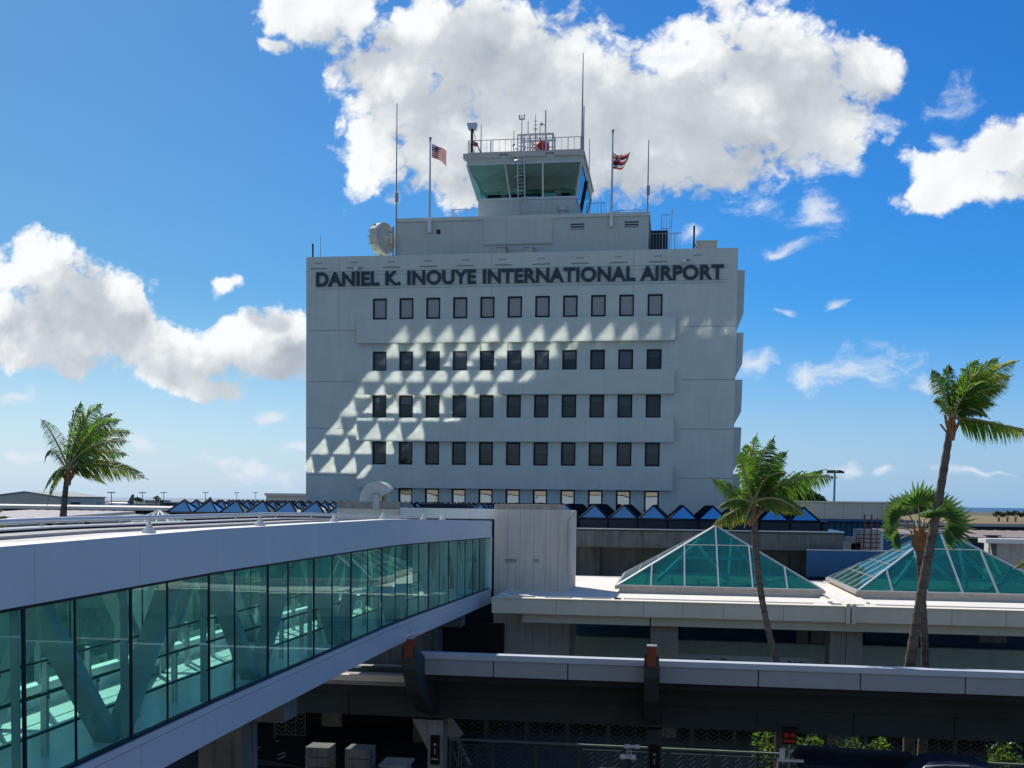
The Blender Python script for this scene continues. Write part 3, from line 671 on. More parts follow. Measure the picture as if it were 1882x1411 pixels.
# ================================================================== CONCOURSE WITH COATED-GLASS SKYLIGHTS
SP, SX0, SY0, SZ, SH = 1.82, -32.75, 65.9, -.93, .816
def concourse():
    t = thing('concourse', 'low concourse building roofed with rows of small blue glass pyramids in front of the tower', 'building', (-10, 70, GZ))
    nxs, nys = 23, 8
    mb = MB(); mb.box(SX0 - .3, SX0 + nxs * SP + .4, SY0 - .35, TY - .02, SZ - 1.0, SZ - .02)
    mb.build('roof_slab', M['navy'], t)
    mb = MB()
    for i in range(nxs + 1):
        x = SX0 + i * SP; mb.box(x - .05, x + .05, SY0 - .45, SY0 - .36, SZ - 1.0, SZ - .1)
    mb.box(SX0 - .3, SX0 + nxs * SP + .4, SY0 - .5, SY0 - .351, SZ - .1, SZ - .02); mb.build('fascia_rib', M['skyframe'], t)
    rest = MB(); count = 0; order = []; rj = random.Random(19)
    for j in range(nys):
        for i in range(nxs): order.append((0 if (j < 3 or i < 7) else 1, j, i))
    order.sort()
    for n, (_, j, i) in enumerate(order):
        x0, y0 = SX0 + i * SP, SY0 + j * SP
        if y0 + SP > TY - .05: continue
        tgt = MB() if count < 100 else rest
        g = .05; z = SZ
        b = [(x0 + g, y0 + g, z), (x0 + SP - g, y0 + g, z), (x0 + SP - g, y0 + SP - g, z), (x0 + g, y0 + SP - g, z)]; a = (x0 + SP / 2, y0 + SP / 2, z + SH)
        for k in range(4):
            nv = Vector(((0, -1, 0), (1, 0, 0), (0, 1, 0), (-1, 0, 0))[k]) + Vector((0, 0, 1)); w_ = [Vector(q) + nv * rj.uniform(-.0016, .0016) for q in (b[k], b[(k + 1) % 4], a)]
            tgt.face(w_, 0)
        up = Vector(a) + Vector((0, 0, .015))
        for k in range(4):
            p = Vector(b[k]); tgt.bar(p + Vector((0, 0, .02)), up, .10, .06, 1)
            q = Vector(b[(k + 1) % 4]); tgt.bar(p + Vector((0, 0, .0)), q, .09, .07, 1)
        count += 1
        if count <= 100: tgt.build('skylight', [M['sky_glass'], M['skyframe']], t, fix=False)
    o = rest.build('skylight', [M['sky_glass'], M['skyframe']], t, fix=False); o['kind'] = 'stuff'
    # concrete canopy and the shaded wall below
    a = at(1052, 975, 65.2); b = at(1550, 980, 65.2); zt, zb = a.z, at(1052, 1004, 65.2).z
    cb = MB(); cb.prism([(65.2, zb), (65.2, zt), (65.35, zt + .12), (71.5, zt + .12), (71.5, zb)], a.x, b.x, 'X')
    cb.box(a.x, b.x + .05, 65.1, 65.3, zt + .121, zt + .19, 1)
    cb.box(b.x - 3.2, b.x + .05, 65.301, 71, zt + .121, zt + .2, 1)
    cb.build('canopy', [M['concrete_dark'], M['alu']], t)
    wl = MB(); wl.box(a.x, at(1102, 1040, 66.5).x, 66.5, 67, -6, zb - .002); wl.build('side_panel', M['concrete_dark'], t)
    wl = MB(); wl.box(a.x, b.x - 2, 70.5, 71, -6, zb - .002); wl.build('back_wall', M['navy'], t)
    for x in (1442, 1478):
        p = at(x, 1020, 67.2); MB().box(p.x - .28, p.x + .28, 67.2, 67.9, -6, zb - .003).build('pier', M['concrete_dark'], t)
    MB().box(SX0, SX0 + nxs * SP, SY0 + 1.2, SY0 + 1.5, GZ, SZ - 1.0).build('wall', M['concrete_dark'], t)
concourse()

# ================================================================== PEDESTRIAN BRIDGE
XB, XL = -8.5, -12.2
def dzb(Y):
    return -.33 * max(0, Y - 33) / 17.5 - .08 * max(0, (19 - Y) / 7)
def bridge():
    t = thing('pedestrian_bridge', 'enclosed footbridge with green glass walls and pale blue-grey panels running to the terminal', 'footbridge', (-10.3, 28, GZ))
    Y0, Y1 = -2.0, 51.2
    zt, zf, zg, zb = -.62, -1.40, -3.91, -4.62
    J = [-2, 1.6, 4.6, 7.5, 10.4, 13.3, 16.21, 19.18, 22.2, 25.26, 28.6, 31.7, 35.0, 38.3, 41.7, 45.0, 48.3, Y1]
    Mh = [1.2, 4.2, 7.1, 10.1, 13.13, 16.02, 18.98, 21.98, 25.02, 28.1, 31.3, 34.48, 37.69, 41.22, 44.69, 48.19]
    Mt = [2.6, 5.6, 8.5, 11.5, 14.39, 17.29, 20.19, 23.23, 26.45, 29.75, 32.9, 36.1, 39.5, 43.0, 46.5]
    def slab(x0, x1, ya, yb, za, zb_, m=0, mb=None):
        b = mb or MB()
        vs = []
        for y in (ya, yb):
            d = dzb(y)
            vs += [(x0, y, zb_ + d), (x1, y, zb_ + d), (x1, y, za + d), (x0, y, za + d)]
        b.mesh(vs, [(0, 1, 2, 3), (7, 6, 5, 4), (0, 4, 5, 1), (1, 5, 6, 2), (2, 6, 7, 3), (3, 7, 4, 0)], m); return b
    def run(x0, x1, za, zb_, name, m, ys=None, gap=0.0):
        ys = ys or J; b = MB()
        for a, c in zip(ys, ys[1:]): slab(x0, x1, a + gap, c - gap, za, zb_, 0, b)
        return b.build(name, m, t)
    # cladding panels, each its own part
    for side, xo in ((1, XB), (-1, XL)):
        for a, c in zip(J, J[1:]):
            slab(xo - side * .10, xo, a + .007, c - .007, zt, zf).build('fascia_panel', M['bridge'], t)
            slab(xo - side * .10, xo, a + .007, c - .007, zg - .13, zb).build('beam_panel', M['bridge'], t)
        run(xo - side * .3, xo - side * .11, zt - .02, zf + .02, 'backing', M['frame'])
        run(xo - side * .3, xo - side * .11, zg - .15, zb + .01, 'backing', M['frame'])
        run(xo - side * .25, xo + side * .015, zg, zg - .115, 'sill', M['bridge'])
        run(xo - side * .12, xo - side * .03, zf - .002, zf - .05, 'head_rail', M['frame'])
        run(xo - side * .12, xo - side * .03, zg + .05, zg + .002, 'bottom_rail', M['frame'])
    # roof
    run(XL + .11, XB - .11, -.70, -1.30, 'roof', M['roofmem'])
    run(XB - .45, XB - .02, zt + .035, zt + .002, 'roof_edge', M['white'])
    run(XL - .02, XL + .35, zt + .035, zt + .002, 'roof_edge', M['white'])
    run(-11.35, -10.9, -.699, -.64, 'roof_ridge', M['gutter']); run(-11.95, -11.5, -.698, -.66, 'roof_gutter', M['gutter'])
    p = MB(); p.tube([(XL + .1, y, -.47 + dzb(y)) for y in J], .06, 10)
    for y in J[::1]: p.tube([(XL + .1, y, zt + dzb(y)), (XL + .1, y, -.47 + dzb(y))], .03, 6)
    p.build('roof_rail', M['alu'], t)
    run(XL + .3, XB - .3, -1.302, -1.36, 'ceiling', M['inside'])
    run(XL + .25, XB - .25, -3.97, -4.60, 'floor', M['bridgefloor'])
    run(XL + .26, XL + .5, -3.55, -3.968, 'kerb', M['inside'])
    # glass and mullions
    ys = sorted(Mh + Mt + [Y0, 50.9]); rg = random.Random(4)
    for side, xo in ((1, XB), (-1, XL)):
        x = xo - side * .07
        for a, c in zip(ys, ys[1:]):
            t_ = [rg.uniform(-.007, .007) for _ in range(3)]; t_.append(t_[0] - t_[1] + t_[2]); g = MB(); g.face([(x + t_[0], a, zg + .03 + dzb(a)), (x + t_[1], c, zg + .03 + dzb(c)), (x + t_[2], c, zf - .03 + dzb(c)), (x + t_[3], a, zf - .03 + dzb(a))])
            g.build('glass_panel', M['bglass'], t)
        for y in Mh:
            mb = MB(); slab(xo - side * .085, xo - side * .055, y - .032, y + .032, zf - .05, zg + .05, 0, mb); slab(xo - side * .20, xo - side * .10, y - .10, y - .04, zf - .05, zg + .05, 1, mb); mb.build('mullion', [M['frame'], M['truss']], t)
        for y in Mt: slab(xo - side * .082, xo - side * .058, y - .018, y + .018, zf - .05, zg + .05).build('mullion', M['frame'], t)

    slab(XB - .25, XB + .02, 50.9, Y1, zf, zg).build('end_post', M['bridge'], t)
    # truss diagonals
    k = 0
    for yb in [4.2 + 6.05 * i for i in range(8)]:
        for xo in (XB - .55, XL + .75):
            for s in (-1, 1):
                d0, d1 = dzb(yb), dzb(yb + s * 2.2)
                mb = MB(); mb.bar((xo, yb + s * .15, zg - .05 + d0), (xo, yb + s * 2.25, -1.36 + d1), .22, .36, 0, up=(1, 0, 0))
                mb.build('truss_diagonal', M['truss'], t)
    # inner railings
    for xo, h in ((XB - .95, 1.02), (XL + .95, 1.02)):
        r = MB()
        for zz in (h - .02, .42): r.tube([(xo + .08, y, -3.97 + zz + dzb(y)) for y in J], .024, 6)
        y = .5
        while y < 50:
            z = -3.97 + dzb(y); r.bar((xo, y, z), (xo, y, z + h), .10, .07, 1); r.tube([(xo, y, z + h - .1), (xo + .08, y, z + h - .1), (xo + .08, y, z + h - .02)], .014, 5)
            y += 1.45
        r.build('handrail', [M['darksteel'], M['alu']], t)
    lg = MB()
    for y in (8.0, 16.0, 24.0): lg.box(-11.4, -11.0, y, y + .2, -1.5, -1.362)
    for y in (14, 22, 30, 38, 46): lg.box(-10.6, -10.1, y, y + 1.2, -1.375 + dzb(y), -1.363 + dzb(y))
    lg.build('ceiling_light', M['white'], t)
    # columns on the ground carrying the bridge
    for y in (24.0, 45.5):
        b = MB(); b.box(-10.9, -9.8, y - .45, y + .45, GZ, zb - .6 + dzb(y)); b.box(XL + .3, XB - .3, y - .5, y + .5, zb - .6 + dzb(y), zb - .02 + dzb(y))
        b.build('column', M['concrete_dark'], t)
bridge()
for k, (px, py, lab) in enumerate(((274, 979, 'white cone cap on the bridge roof, largest and nearest of the row'), (478, 967, 'white cone cap on the bridge roof, second of the row from the near end'), (614, 959, 'white cone cap in front of the stained block parapet with the curved duct'),
                       (704, 954, 'white cone cap on the bridge roof below the mouth of the curved duct'), (778, 952.5, 'white cone cap on the bridge roof below the white panel parapet, left one'), (813, 952, 'smallest white cone cap at the far end of the bridge roof'))):
    d = CAMROT @ Vector(((px - CX) / F, -(py - CY) / F, -1.0)); p = d * ((XB - .28) / d.x)
    z0 = -.585 + dzb(p.y)
    mb = MB(); mb.lathe([(.12, 0), (.12, .02), (.05, .12), (.035, .14), (.025, .21), (0, .225)], (XB - .28, p.y, z0), 14)
    mb.lathe([(.035, .12), (.055, .145), (.035, .165)], (XB - .28, p.y, z0), 10)
    tag(mb.build('cone_cap', M['white']), lab, 'roof cap', 'white cone caps along the bridge roof')

# ------------------------------------------------------------------ stair shaft, parapets and the curved duct at the end of the bridge
def terminal_link():
    Y = 51.7
    a = at(909, 937, Y); b = at(1050, 932, Y); zt = at(980, 936, Y).z
    t = thing('stair_shaft', 'tall pale panelled stair shaft standing at the far end of the footbridge', 'stair tower', (-6.5, 53, GZ))
    mb = MB(); xs = [a.x] + [at(x, 1000, Y).x for x in (933, 956, 981, 1003, 1026)] + [b.x]
    for p, q in zip(xs, xs[1:]): mb.box(p + .006, q - .006, Y, Y + .1, GZ, zt - .001)
    mb.box(a.x + .01, b.x - .01, Y + .05, Y + 3.2, GZ, zt - .05)
    mb.build('wall', M['shaft'], t)
    mb = MB(); mb.box(a.x - .02, at(1028, 930, Y).x, Y - .02, Y + 3.0, zt, zt + .24); mb.build('coping', M['block'], t)
    d = MB(); p = at(1046, 950, Y); q = at(1044, 1055, Y)
    d.tube([(p.x + .12, Y - .05, p.z), (p.x - .03, Y - .07, p.z - .15), (p.x, Y - .07, q.z)], .035, 6); d.build('downpipe', M['shaft'], t)
    mb = MB()
    for x in (934, 944, 985): p = at(x, 1030, Y); mb.box(p.x - .15, p.x + .15, Y - .012, Y - .001, p.z - .09, p.z + .09)
    mb.build('wall_plate', M['gutter'], t)
    # white panel parapet
    Y = 52.3
    xs = [at(x, 945, Y).x for x in (735, 777, 820, 864, 910)]; z1 = at(820, 934, Y).z; z0 = at(820, 957, Y).z
    t = thing('panel_parapet', 'low white panelled parapet between the stained block parapet and the stair shaft', 'parapet', (xs[2], Y, GZ))
    mb = MB()
    for p, q in zip(xs, xs[1:]):
        mb.box(p + .008, q - .008, Y, Y + .1, z0 + .12, z1 - .1); mb.box(p + .008, q - .008, Y - .03, Y + .12, z1 - .095, z1)
    mb.build('panel', M['bridge'], t)
    mb = MB(); mb.box(xs[0], xs[-1], Y + .05, Y + 2, GZ, z1 - .12); mb.box(xs[0], xs[-1], Y + .02, Y + .2, z0 - .3, z0 + .11); mb.build('core', M['navy'], t)
    g = MB(); g.box(xs[0] + .3, xs[2] + .5, Y + 3, Y + 5, z1 - .5, z1 + .22); g.build('glazed_roof', M['navy'], t)
    # stained block parapet
    Y = 53.0
    a = at(619, 935, Y); b = at(735, 935, Y); z1 = at(680, 922, Y).z; zm = at(680, 934.5, Y).z
    t = thing('block_parapet', 'stained concrete block parapet carrying the curved duct', 'parapet', ((a.x + b.x) / 2, Y, GZ))
    mb = MB(); n = 4
    for k in range(n):
        p = a.x + (b.x - a.x) * k / n; q = a.x + (b.x - a.x) * (k + 1) / n; mb.box(p + .006, q - .006, Y - .05, Y + 2.4, zm + .01, z1)
    mb.build('coping', M['block'], t)
    mb = MB(); n = 5
    for k in range(n):
        p = a.x + (b.x - a.x) * k / n; q = a.x + (b.x - a.x) * (k + 1) / n; mb.box(p + .006, q - .006, Y, Y + .2, zm - 1.5, zm)
    mb.box(a.x + .02, b.x - .02, Y + .02, Y + 2.3, GZ, zm - .01); mb.build('wall', M['lobby'], t)
    # curved duct (gooseneck)
    c = at(693.5, 915, Y + .4); s = (Y + .4) / F
    ro, ri = 31 * s, 6 * s
    arc = [PI - k * R(155) / 16 for k in range(17)]
    poly = [(c.x + ro * math.cos(t_), c.z + ro * math.sin(t_)) for t_ in arc] + [(c.x + ri * math.cos(t_), c.z + ri * math.sin(t_)) for t_ in reversed(arc)]
    poly = [(c.x - ri, z1), (c.x - ro, z1)] + poly[:-0 or None]
    mb = MB()
    ya, yb = Y + .15, Y + 1.05
    n = len(poly)
    outer = [(c.x - ro, z1 - .001)] + [(c.x + ro * math.cos(t_), c.z + ro * math.sin(t_)) for t_ in arc]
    inner = [(c.x - ri, z1 - .001)] + [(c.x + ri * math.cos(t_), c.z + ri * math.sin(t_)) for t_ in arc]
    for i in range(len(outer) - 1):
        o0, o1, i0, i1 = outer[i], outer[i + 1], inner[i], inner[i + 1]
        for y in (ya, yb): mb.face([(o0[0], y, o0[1]), (o1[0], y, o1[1]), (i1[0], y, i1[1]), (i0[0], y, i0[1])])
        mb.face([(o0[0], ya, o0[1]), (o1[0], ya, o1[1]), (o1[0], yb, o1[1]), (o0[0], yb, o0[1])], 0, True)
        mb.face([(i0[0], ya, i0[1]), (i1[0], ya, i1[1]), (i1[0], yb, i1[1]), (i0[0], yb, i0[1])], 0, True)
    e0, e1 = outer[-1], inner[-1]
    for (y0, y1) in ((ya - .03, ya + .05), (yb - .05, yb + .03)): mb.bar((e0[0], (y0 + y1) / 2, e0[1]), (e1[0], (y0 + y1) / 2, e1[1]), .06, .08)
    mb.box(c.x - .1, c.x + .22, Y - .09, Y - .051, z1 - .35, z1 + .25); mb.lathe([(.22, -.04), (.22, .04), (0, .05)], (c.x + .06, Y - .07, z1 + .26), 14, axis='Y')
    mb.box(c.x + .35, c.x + .6, Y + .5, Y + .8, z1, z1 + .22)
    tag(mb.build('duct', M['duct']), 'curved sheet-metal air duct on the stained block parapet', 'air duct')
terminal_link()

# ================================================================== LOBBY WITH WHITE ROOF AND TWO GLASS PYRAMIDS
YR = 47.0
def lobby():
    t = thing('lobby_building', 'open lobby with a broad cream flat roof on square columns, seen behind the grey barrier', 'building', (8, 54, GZ))
    x0 = at(904, 1100, YR).x; x1 = 30.0; z1 = at(1200, 1107, YR).z; z0 = at(1200, 1134, YR).z
    xj0, xj1 = at(1555, 1110, YR).x, at(1573, 1110, YR).x; xm = (xj0 + xj1) / 2
    mb = MB()
    for a, b in ((x0, xj0 - .01), (xj1 + .01, x1)):
        mb.box(a, b, YR, YR + .35, z0, z1); mb.box(a, b, YR - .05, YR + .42, z1, z1 + .055)     # front fascia + drip edge
    for x in [at(q, 1120, YR).x for q in (1022, 1183, 1255, 1330, 1440, 1690, 1750, 1850)]: mb.box(x - .008, x + .008, YR - .004, YR, z0 + .02, z1 - .02, 1)
    mb.build('fascia', [M['lobby'], M['seam_and_shadow']], t)
    mb = MB()
    for a, b in ((xj0, xm - .03), (xm + .03, xj1)): mb.box(a, b, YR - .12, YR + .9, z0 - .05, z1 + .16)
    mb.build('joint_fin', M['lobby'], t)
    # roof deck with recessed planter trough behind the fascia
    mb = MB()
    mb.box(x0, x1, YR + .36, YR + 1.75, z0 + .1, z1 - .28, 0)
    mb.box(x0, x1, YR + 1.76, 63.3, z0 + .1, z1 + .01, 0)
    for q in (915, 991, 1060, 1132): x = at(q, 1092, YR + .9).x; mb.box(x - .22, x + .22, YR + .36, YR + 1.76, z1 - .279, z1 + .0)
    for q in (1142, 1515, 1600): x = at(q, 1098, YR + .9).x; mb.box(x - .35, x + (.35 if q != 1142 else .1), YR + .36, YR + 1.76, z1 - .279, z1 + .0)
    x = at(1515, 1098, YR + .9).x; mb.box(at(1142, 1095, YR).x, x, YR + .7, YR + 1.76, z1 - .2785, z1 - .04)
    mb.box(at(1600, 1095, YR).x, x1, YR + .7, YR + 1.76, z1 - .2785, z1 - .04)
    mb.box(xj0 + .02, xj1 + .5, YR + .9, 62, z1 + .01, z1 + .06, 0); mb.box(xj0 - .5, xj0 - .3, YR + 1.8, 62, z1 + .0101, z1 + .09, 0); mb.box(xj1 + .75, xj1 + .9, YR + 1.8, 62, z1 + .0101, z1 + .09, 0)
    mb.box(x0, x0 + .3, YR + .36, 63.3, z1 + .0102, z1 + .05)
    mb.build('roof', M['lobbyroof'], t)
    # dropped edge beam and soffit
    xb = at(960, 1141, YR + .6).x; zb = at(1200, 1150, YR + .6).z
    mb = MB(); mb.box(xb, x1, YR + .6, YR + 1.0, zb, z0 + .099); mb.box(xb, xb + .4, YR + 1.0, 62, zb, z0 + .099); mb.build('edge_beam', M['lobby'], t)
    # columns
    for (p, q) in ((1195, 1246), (1525, 1585), (1905, 1960)):
        a = at(p, 1190, YR + 1.2).x; b = at(q, 1190, YR + 1.2).x; w = b - a
        mb = MB(); mb.box(a, (a + b) / 2 - .012 if p == 1525 else b, YR + 1.2, YR + 1.2 + w, GZ, zb - .05 + .3)
        if p == 1525: mb.box((a + b) / 2 + .012, b, YR + 1.2, YR + 1.2 + w, GZ, zb - .05 + .3)
        mb.build('column', M['beigecol'], t)
    # interior: spandrel beam, dark glazing, back structure, floor
    Yi = 56.0
    a = at(1005, 1172, Yi); b = at(1520, 1185, Yi); zt = at(1260, 1177, Yi).z; zz = at(1260, 1212, Yi).z
    MB().box(a.x, 26, Yi, Yi + .5, zz, zt).build('spandrel', M['greenbeam'], t)
    MB().box(a.x + 1.2, 26, Yi + 3, Yi + 3.2, zz - 4, z0).build('glazing', M['bluewall'], t)
    MB().box(-16, a.x + .2, Yi + 1.0, Yi + 1.3, GZ, z0 + .05).build('back_wall', M['concrete_dark'], t)
    for (p, y_, q, w_) in ((1063, 1170, 1190, 14), (1250, 1170, 1470, 16), (1590, 1175, 1800, 14)):
        u = at(p, y_ - 6, Yi + 1.5); v = at(q, y_ - 6, Yi + 1.5); MB().box(u.x, v.x, Yi + 1.5, Yi + 1.9, u.z - .3, u.z + .35).build('duct_run', M['bluewall'], t)
    for (p, q) in ((1465, 1485), (1490, 1522), (1800, 1850)):
        u = at(p, 1165, Yi - .6); v = at(q, 1182, Yi - .6); MB().box(u.x, v.x, Yi - .6, Yi - .1, v.z, u.z + .6).build('bracket', M['concrete'], t)
    for p in (935, 952, 972, 986): u = at(p, 1170, 55); MB().tube([(u.x, 55, GZ), (u.x, 55, z0)], .09 if p < 980 else .05, 8).build('pipe', M['concrete'], t)
    MB().box(-22, x0 + .4, 48.0, 48.3, GZ, -5.6).build('void_backdrop', M['black'], t)  # black sheet added for the dark void, hides the sunlit ground
    MB().box(x0, x1, 47.2, 75, -9.4, -9.2).build('floor', M['lobbyroof'], t)
    # glass pyramids
    def pyramid(pl, pr):
        a = at(pl, 1068, 51.5); b = at(pr, 1075, 51.5); L = b.x - a.x; z = -3.98; ya = 51.5; xa = a.x
        mb = MB(); mb.box(xa + .1, xa + L - .1, ya + .1, ya + L - .1, z1 + .0, z - .16); mb.box(xa - .12, xa + L + .12, ya - .12, ya + L + .12, z - .16, z - .02, 1)
        sk = mb.build('pyramid_skylight', [M['white'], M['block']], t)
        ap = Vector((xa + L / 2, ya + L / 2, z + 2.85)); c = [Vector((xa, ya, z)), Vector((xa + L, ya, z)), Vector((xa + L, ya + L, z)), Vector((xa, ya + L, z))]
        nrm = [(0, -1), (1, 0), (0, 1), (-1, 0)]
        for k in range(4):
            g = MB(); g.face([c[k], c[(k + 1) % 4], ap]); g.build('glass', M['pglass'], sk)
        bars = MB()
        for k in range(4):
            p, q = c[k], c[(k + 1) % 4]; out = Vector((nrm[k][0], nrm[k][1], 1)).normalized()
            bars.bar(p, ap, .09, .10); bars.bar(p, q, .10, .08)
            n = 6 if k in (0, 2) else 6
            for i in range(1, n):
                f = i / n; h = min(f, 1 - f) * 2
                top = p.lerp(q, f) + ((ap - p.lerp(q, .5)) * h)
                bars.bar(p.lerp(q, f) + out * .02, top + out * .02, .065, .07)
            if k in (0, 2):
                h = 2 / 3; m0 = p.lerp(ap, h); m1 = q.lerp(ap, h); bars.bar(m0 + out * .02, m1 + out * .02, .05, .05)
            else:
                for h in (.2, .4, .6, .8): bars.bar(p.lerp(ap, h) + out * .02, q.lerp(ap, h) + out * .02, .04, .04)
        bars.build('glazing_bar', M['alu'], sk)
        ins = MB(); ins.face([v + Vector((0, 0, -.1)) for v in c]); 
        for k in range(2):
            ins.bar(c[0].lerp(c[1], .2 + .35 * k) + Vector((0, 1.2, .2)), ap + Vector((-.8 + k * 1.6, -.5, -.7)), .12, .2, 1); ins.bar(c[0].lerp(c[1], .75 - .2 * k) + Vector((0, 3.2, .2)), ap + Vector((1.2 - k * 2, .5, -1.1)), .1, .15, 1)
        ins.bar(c[0] + Vector((2, 2, .5)), c[1] + Vector((-2, 2, .5)), .1, .15, 1); ins.bar(c[0] + Vector((3, 4, 1.2)), c[1] + Vector((-3, 4, 1.2)), .1, .15, 1)
        ins.build('inner_frame', [M['pyr_in'], M['bridge']], sk)
    pyramid(1135, 1512); pyramid(1577, 1969)
    # bar sign
    s = thing('bar_sign', 'pale sign board with dark capital letters half hidden behind the grey barrier', 'sign', (at(1370, 1222, 49.5).x, 49.5, -8.2))
    u = at(1242, 1208, 49.5); v = at(1500, 1217, 49.5)
    mb = MB(); zt_ = at(1370, 1205, 49.5).z; mb.box(u.x, v.x, 49.5, 49.65, zt_ - .85, zt_); mb.build('board', M['signw'], s)
    def text(body, px0, px1, h, zc, m):
        cu = bpy.data.curves.new('t', 'FONT'); cu.body = body; cu.extrude = .05; cu.offset = .015
        o_ = bpy.data.objects.new('t', cu); C.objects.link(o_); dg = bpy.context.evaluated_depsgraph_get(); dg.update()
        me = bpy.data.meshes.new_from_object(o_.evaluated_get(dg)); bpy.data.objects.remove(o_)
        xs = [q.co.x for q in me.vertices]; ys = [q.co.y for q in me.vertices]; ax, bx = at(px0, 1220, 49.5).x, at(px1, 1220, 49.5).x
        for q in me.vertices: q.co = (ax + (q.co.x - min(xs)) / (max(xs) - min(xs)) * (bx - ax), 49.49 - (.02 if q.co.z > 0 else 0), zc + (q.co.y - min(ys)) / (max(ys) - min(ys)) * h) if False else (ax + (q.co.x - X0(xs)) / (X1(xs) - X0(xs)) * (bx - ax), 49.492 - (.02 if q.co.z > 0 else 0), zc + (q.co.y - X0(ys)) / (X1(ys) - X0(ys)) * h)
        me.materials.clear(); me.materials.append(m); o = bpy.data.objects.new('lettering', me); C.objects.link(o); o.parent = s; o.matrix_parent_inverse = Matrix.Translation(-Vector(s.location))
    X0 = lambda l, c={}: c.setdefault(id(l), (min(l), max(l)))[0]; X1 = lambda l, c={}: c.setdefault(id(l), (min(l), max(l)))[1]
    text('BAR', 1447, 1480, .36, at(1463, 1215.2, 49.5).z - .36, M['letter'])
    text('ATRIUM', 1364, 1437, .36, at(1420, 1214.0, 49.5).z - .36, M['letter'])
    rg = MB()
    for px in (1300, 1330):
        q = at(px, 1211, 49.5); pts = [(q.x + .23 * math.cos(2 * PI * k / 18), 49.47, q.z - .25 + .25 * math.sin(2 * PI * k / 18)) for k in range(19)]; rg.tube(pts, .03, 6, 0, False)
    rg.build('ring_mark', M['letter'], s)
lobby()

# ================================================================== ELEVATED ROADWAY EDGE, PILLARS, FENCES BELOW
YBAR = 35.6
road = thing('elevated_roadway', None, None, (3, 37, GZ), kind='structure')
def roadway():
    t = road
    xl = at(771, 1199, YBAR).x; x1 = 26.0
    zt = at(1200, 1213.5, YBAR).z; zc = at(1200, 1224, YBAR).z; zb = at(1200, 1254.5, YBAR).z
    js = [xl] + [at(q, 1240, YBAR).x for q in (906.5, 1043.5)] + [at(1185, 1240, YBAR).x]
    js2 = [at(q, 1240, YBAR).x for q in (1211, 1394, 1582, 1775)] + [at(1970, 1240, YBAR).x, at(2170, 1240, YBAR).x, x1]
    for seq in (js, js2):
        for a, b in zip(seq, seq[1:]): MB().box(a + .02, b - .02, YBAR, YBAR + .12, zb, zc - .001).build('barrier_panel', M['barrier'], t)
    mb = MB(); mb.box(xl, js[-1], YBAR - .06, YBAR + .4, zc, zt); mb.box(js2[0], x1, YBAR - .06, YBAR + .4, zc, zt); mb.build('barrier_cap', M['bartop'], t)
    mb = MB(); mb.box(xl, x1, YBAR + .125, YBAR + .3, zb - .02, zc - .002); mb.build('barrier_core', M['black'], t)
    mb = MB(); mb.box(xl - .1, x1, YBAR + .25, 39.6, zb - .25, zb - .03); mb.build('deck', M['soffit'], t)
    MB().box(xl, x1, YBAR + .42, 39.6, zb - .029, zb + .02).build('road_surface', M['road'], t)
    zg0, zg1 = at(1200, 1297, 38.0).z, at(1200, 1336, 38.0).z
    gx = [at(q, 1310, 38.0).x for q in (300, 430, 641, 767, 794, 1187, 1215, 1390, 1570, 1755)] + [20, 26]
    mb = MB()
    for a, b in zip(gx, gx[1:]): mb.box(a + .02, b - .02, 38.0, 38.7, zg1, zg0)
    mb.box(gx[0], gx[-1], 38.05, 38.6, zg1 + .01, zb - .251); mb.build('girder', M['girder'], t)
    mb = MB(); mb.box(gx[0], gx[-1], 38.71, 39.6, zg1 + .05, zg1 + .3); mb.box(-22, -7.6, 39.601, 47.95, zg1 + .05, zg1 + .3); mb.build('soffit', M['black'], t)  # underside strip, plus a left slab added to keep sun off the ground
    # ledge left of the first outrigger
    u = at(612, 1244, 36.6); v = at(756, 1249, 36.6)
    mb = MB(); mb.box(-17, v.x, 36.6, 36.8, v.z - .11, v.z + .1); mb.build('kerb', M['lobby'], t)
    mb = MB(); mb.box(-17, v.x + .2, 36.85, 40, v.z - .3, v.z - .02); mb.build('side_deck', M['gutter'], t)
    mb = MB(); u = at(640, 1240, 41); v = at(752, 1190, 41); mb.box(-17, v.x + .5, 41, 41.3, u.z, v.z + 1); mb.build('side_wall', M['concrete_dark'], t)
roadway()
for px, lab in ((751, 'dark outrigger post with a rust-red cap where the barrier meets the footbridge'), (1198, 'dark outrigger post with a rust-red cap in the middle of the barrier')):
    Y = 34.2; p = at(px, 1190, Y)
    t = thing('outrigger', lab, 'bracket', (p.x, Y + 1.5, -8), 'rust-capped outriggers on the roadway edge')
    w = .235
    zt = at(px, 1188 if px == 751 else 1204, Y).z
    mb = MB(); mb.prism([(Y, zt), (YBAR + .1, zt - .62), (YBAR + .1, -6.9), (38.0, -7.7), (38.0, -6.4), (38.0, -8.2), (36.2, -7.6), (34.9, -6.85), (Y + .05, zt - .9)], p.x - w, p.x + w, 'X')
    mb = MB(); mb.prism([(Y, zt), (YBAR + .1, zt - .55), (YBAR + .6, -6.2), (38.0, -6.35), (38.0, -7.9), (36.3, -7.35), (34.95, -6.5), (Y + .05, zt - .75)], p.x - w, p.x + w, 'X')
    mb.build('arm', M['girder'], t)
    q0, q1 = at(px + .5, 1173 if px == 751 else 1187.5, Y - .06), at(px, 1208 if px == 751 else 1224.5, Y - .06)
    mb = MB(); mb.box(p.x - .15, p.x + .15, Y - .06, Y + .25, q1.z, q0.z - .02); mb.build('cap', M['rust'], t)
    mb = MB(); mb.box(p.x - .16, p.x + .16, Y - .07, Y + .26, q0.z - .019, q0.z + .02); mb.build('cap_flashing', M['alu'], t)
Y = 34.6; p = at(1194, 1190, Y); q = at(1194, 1135, Y)
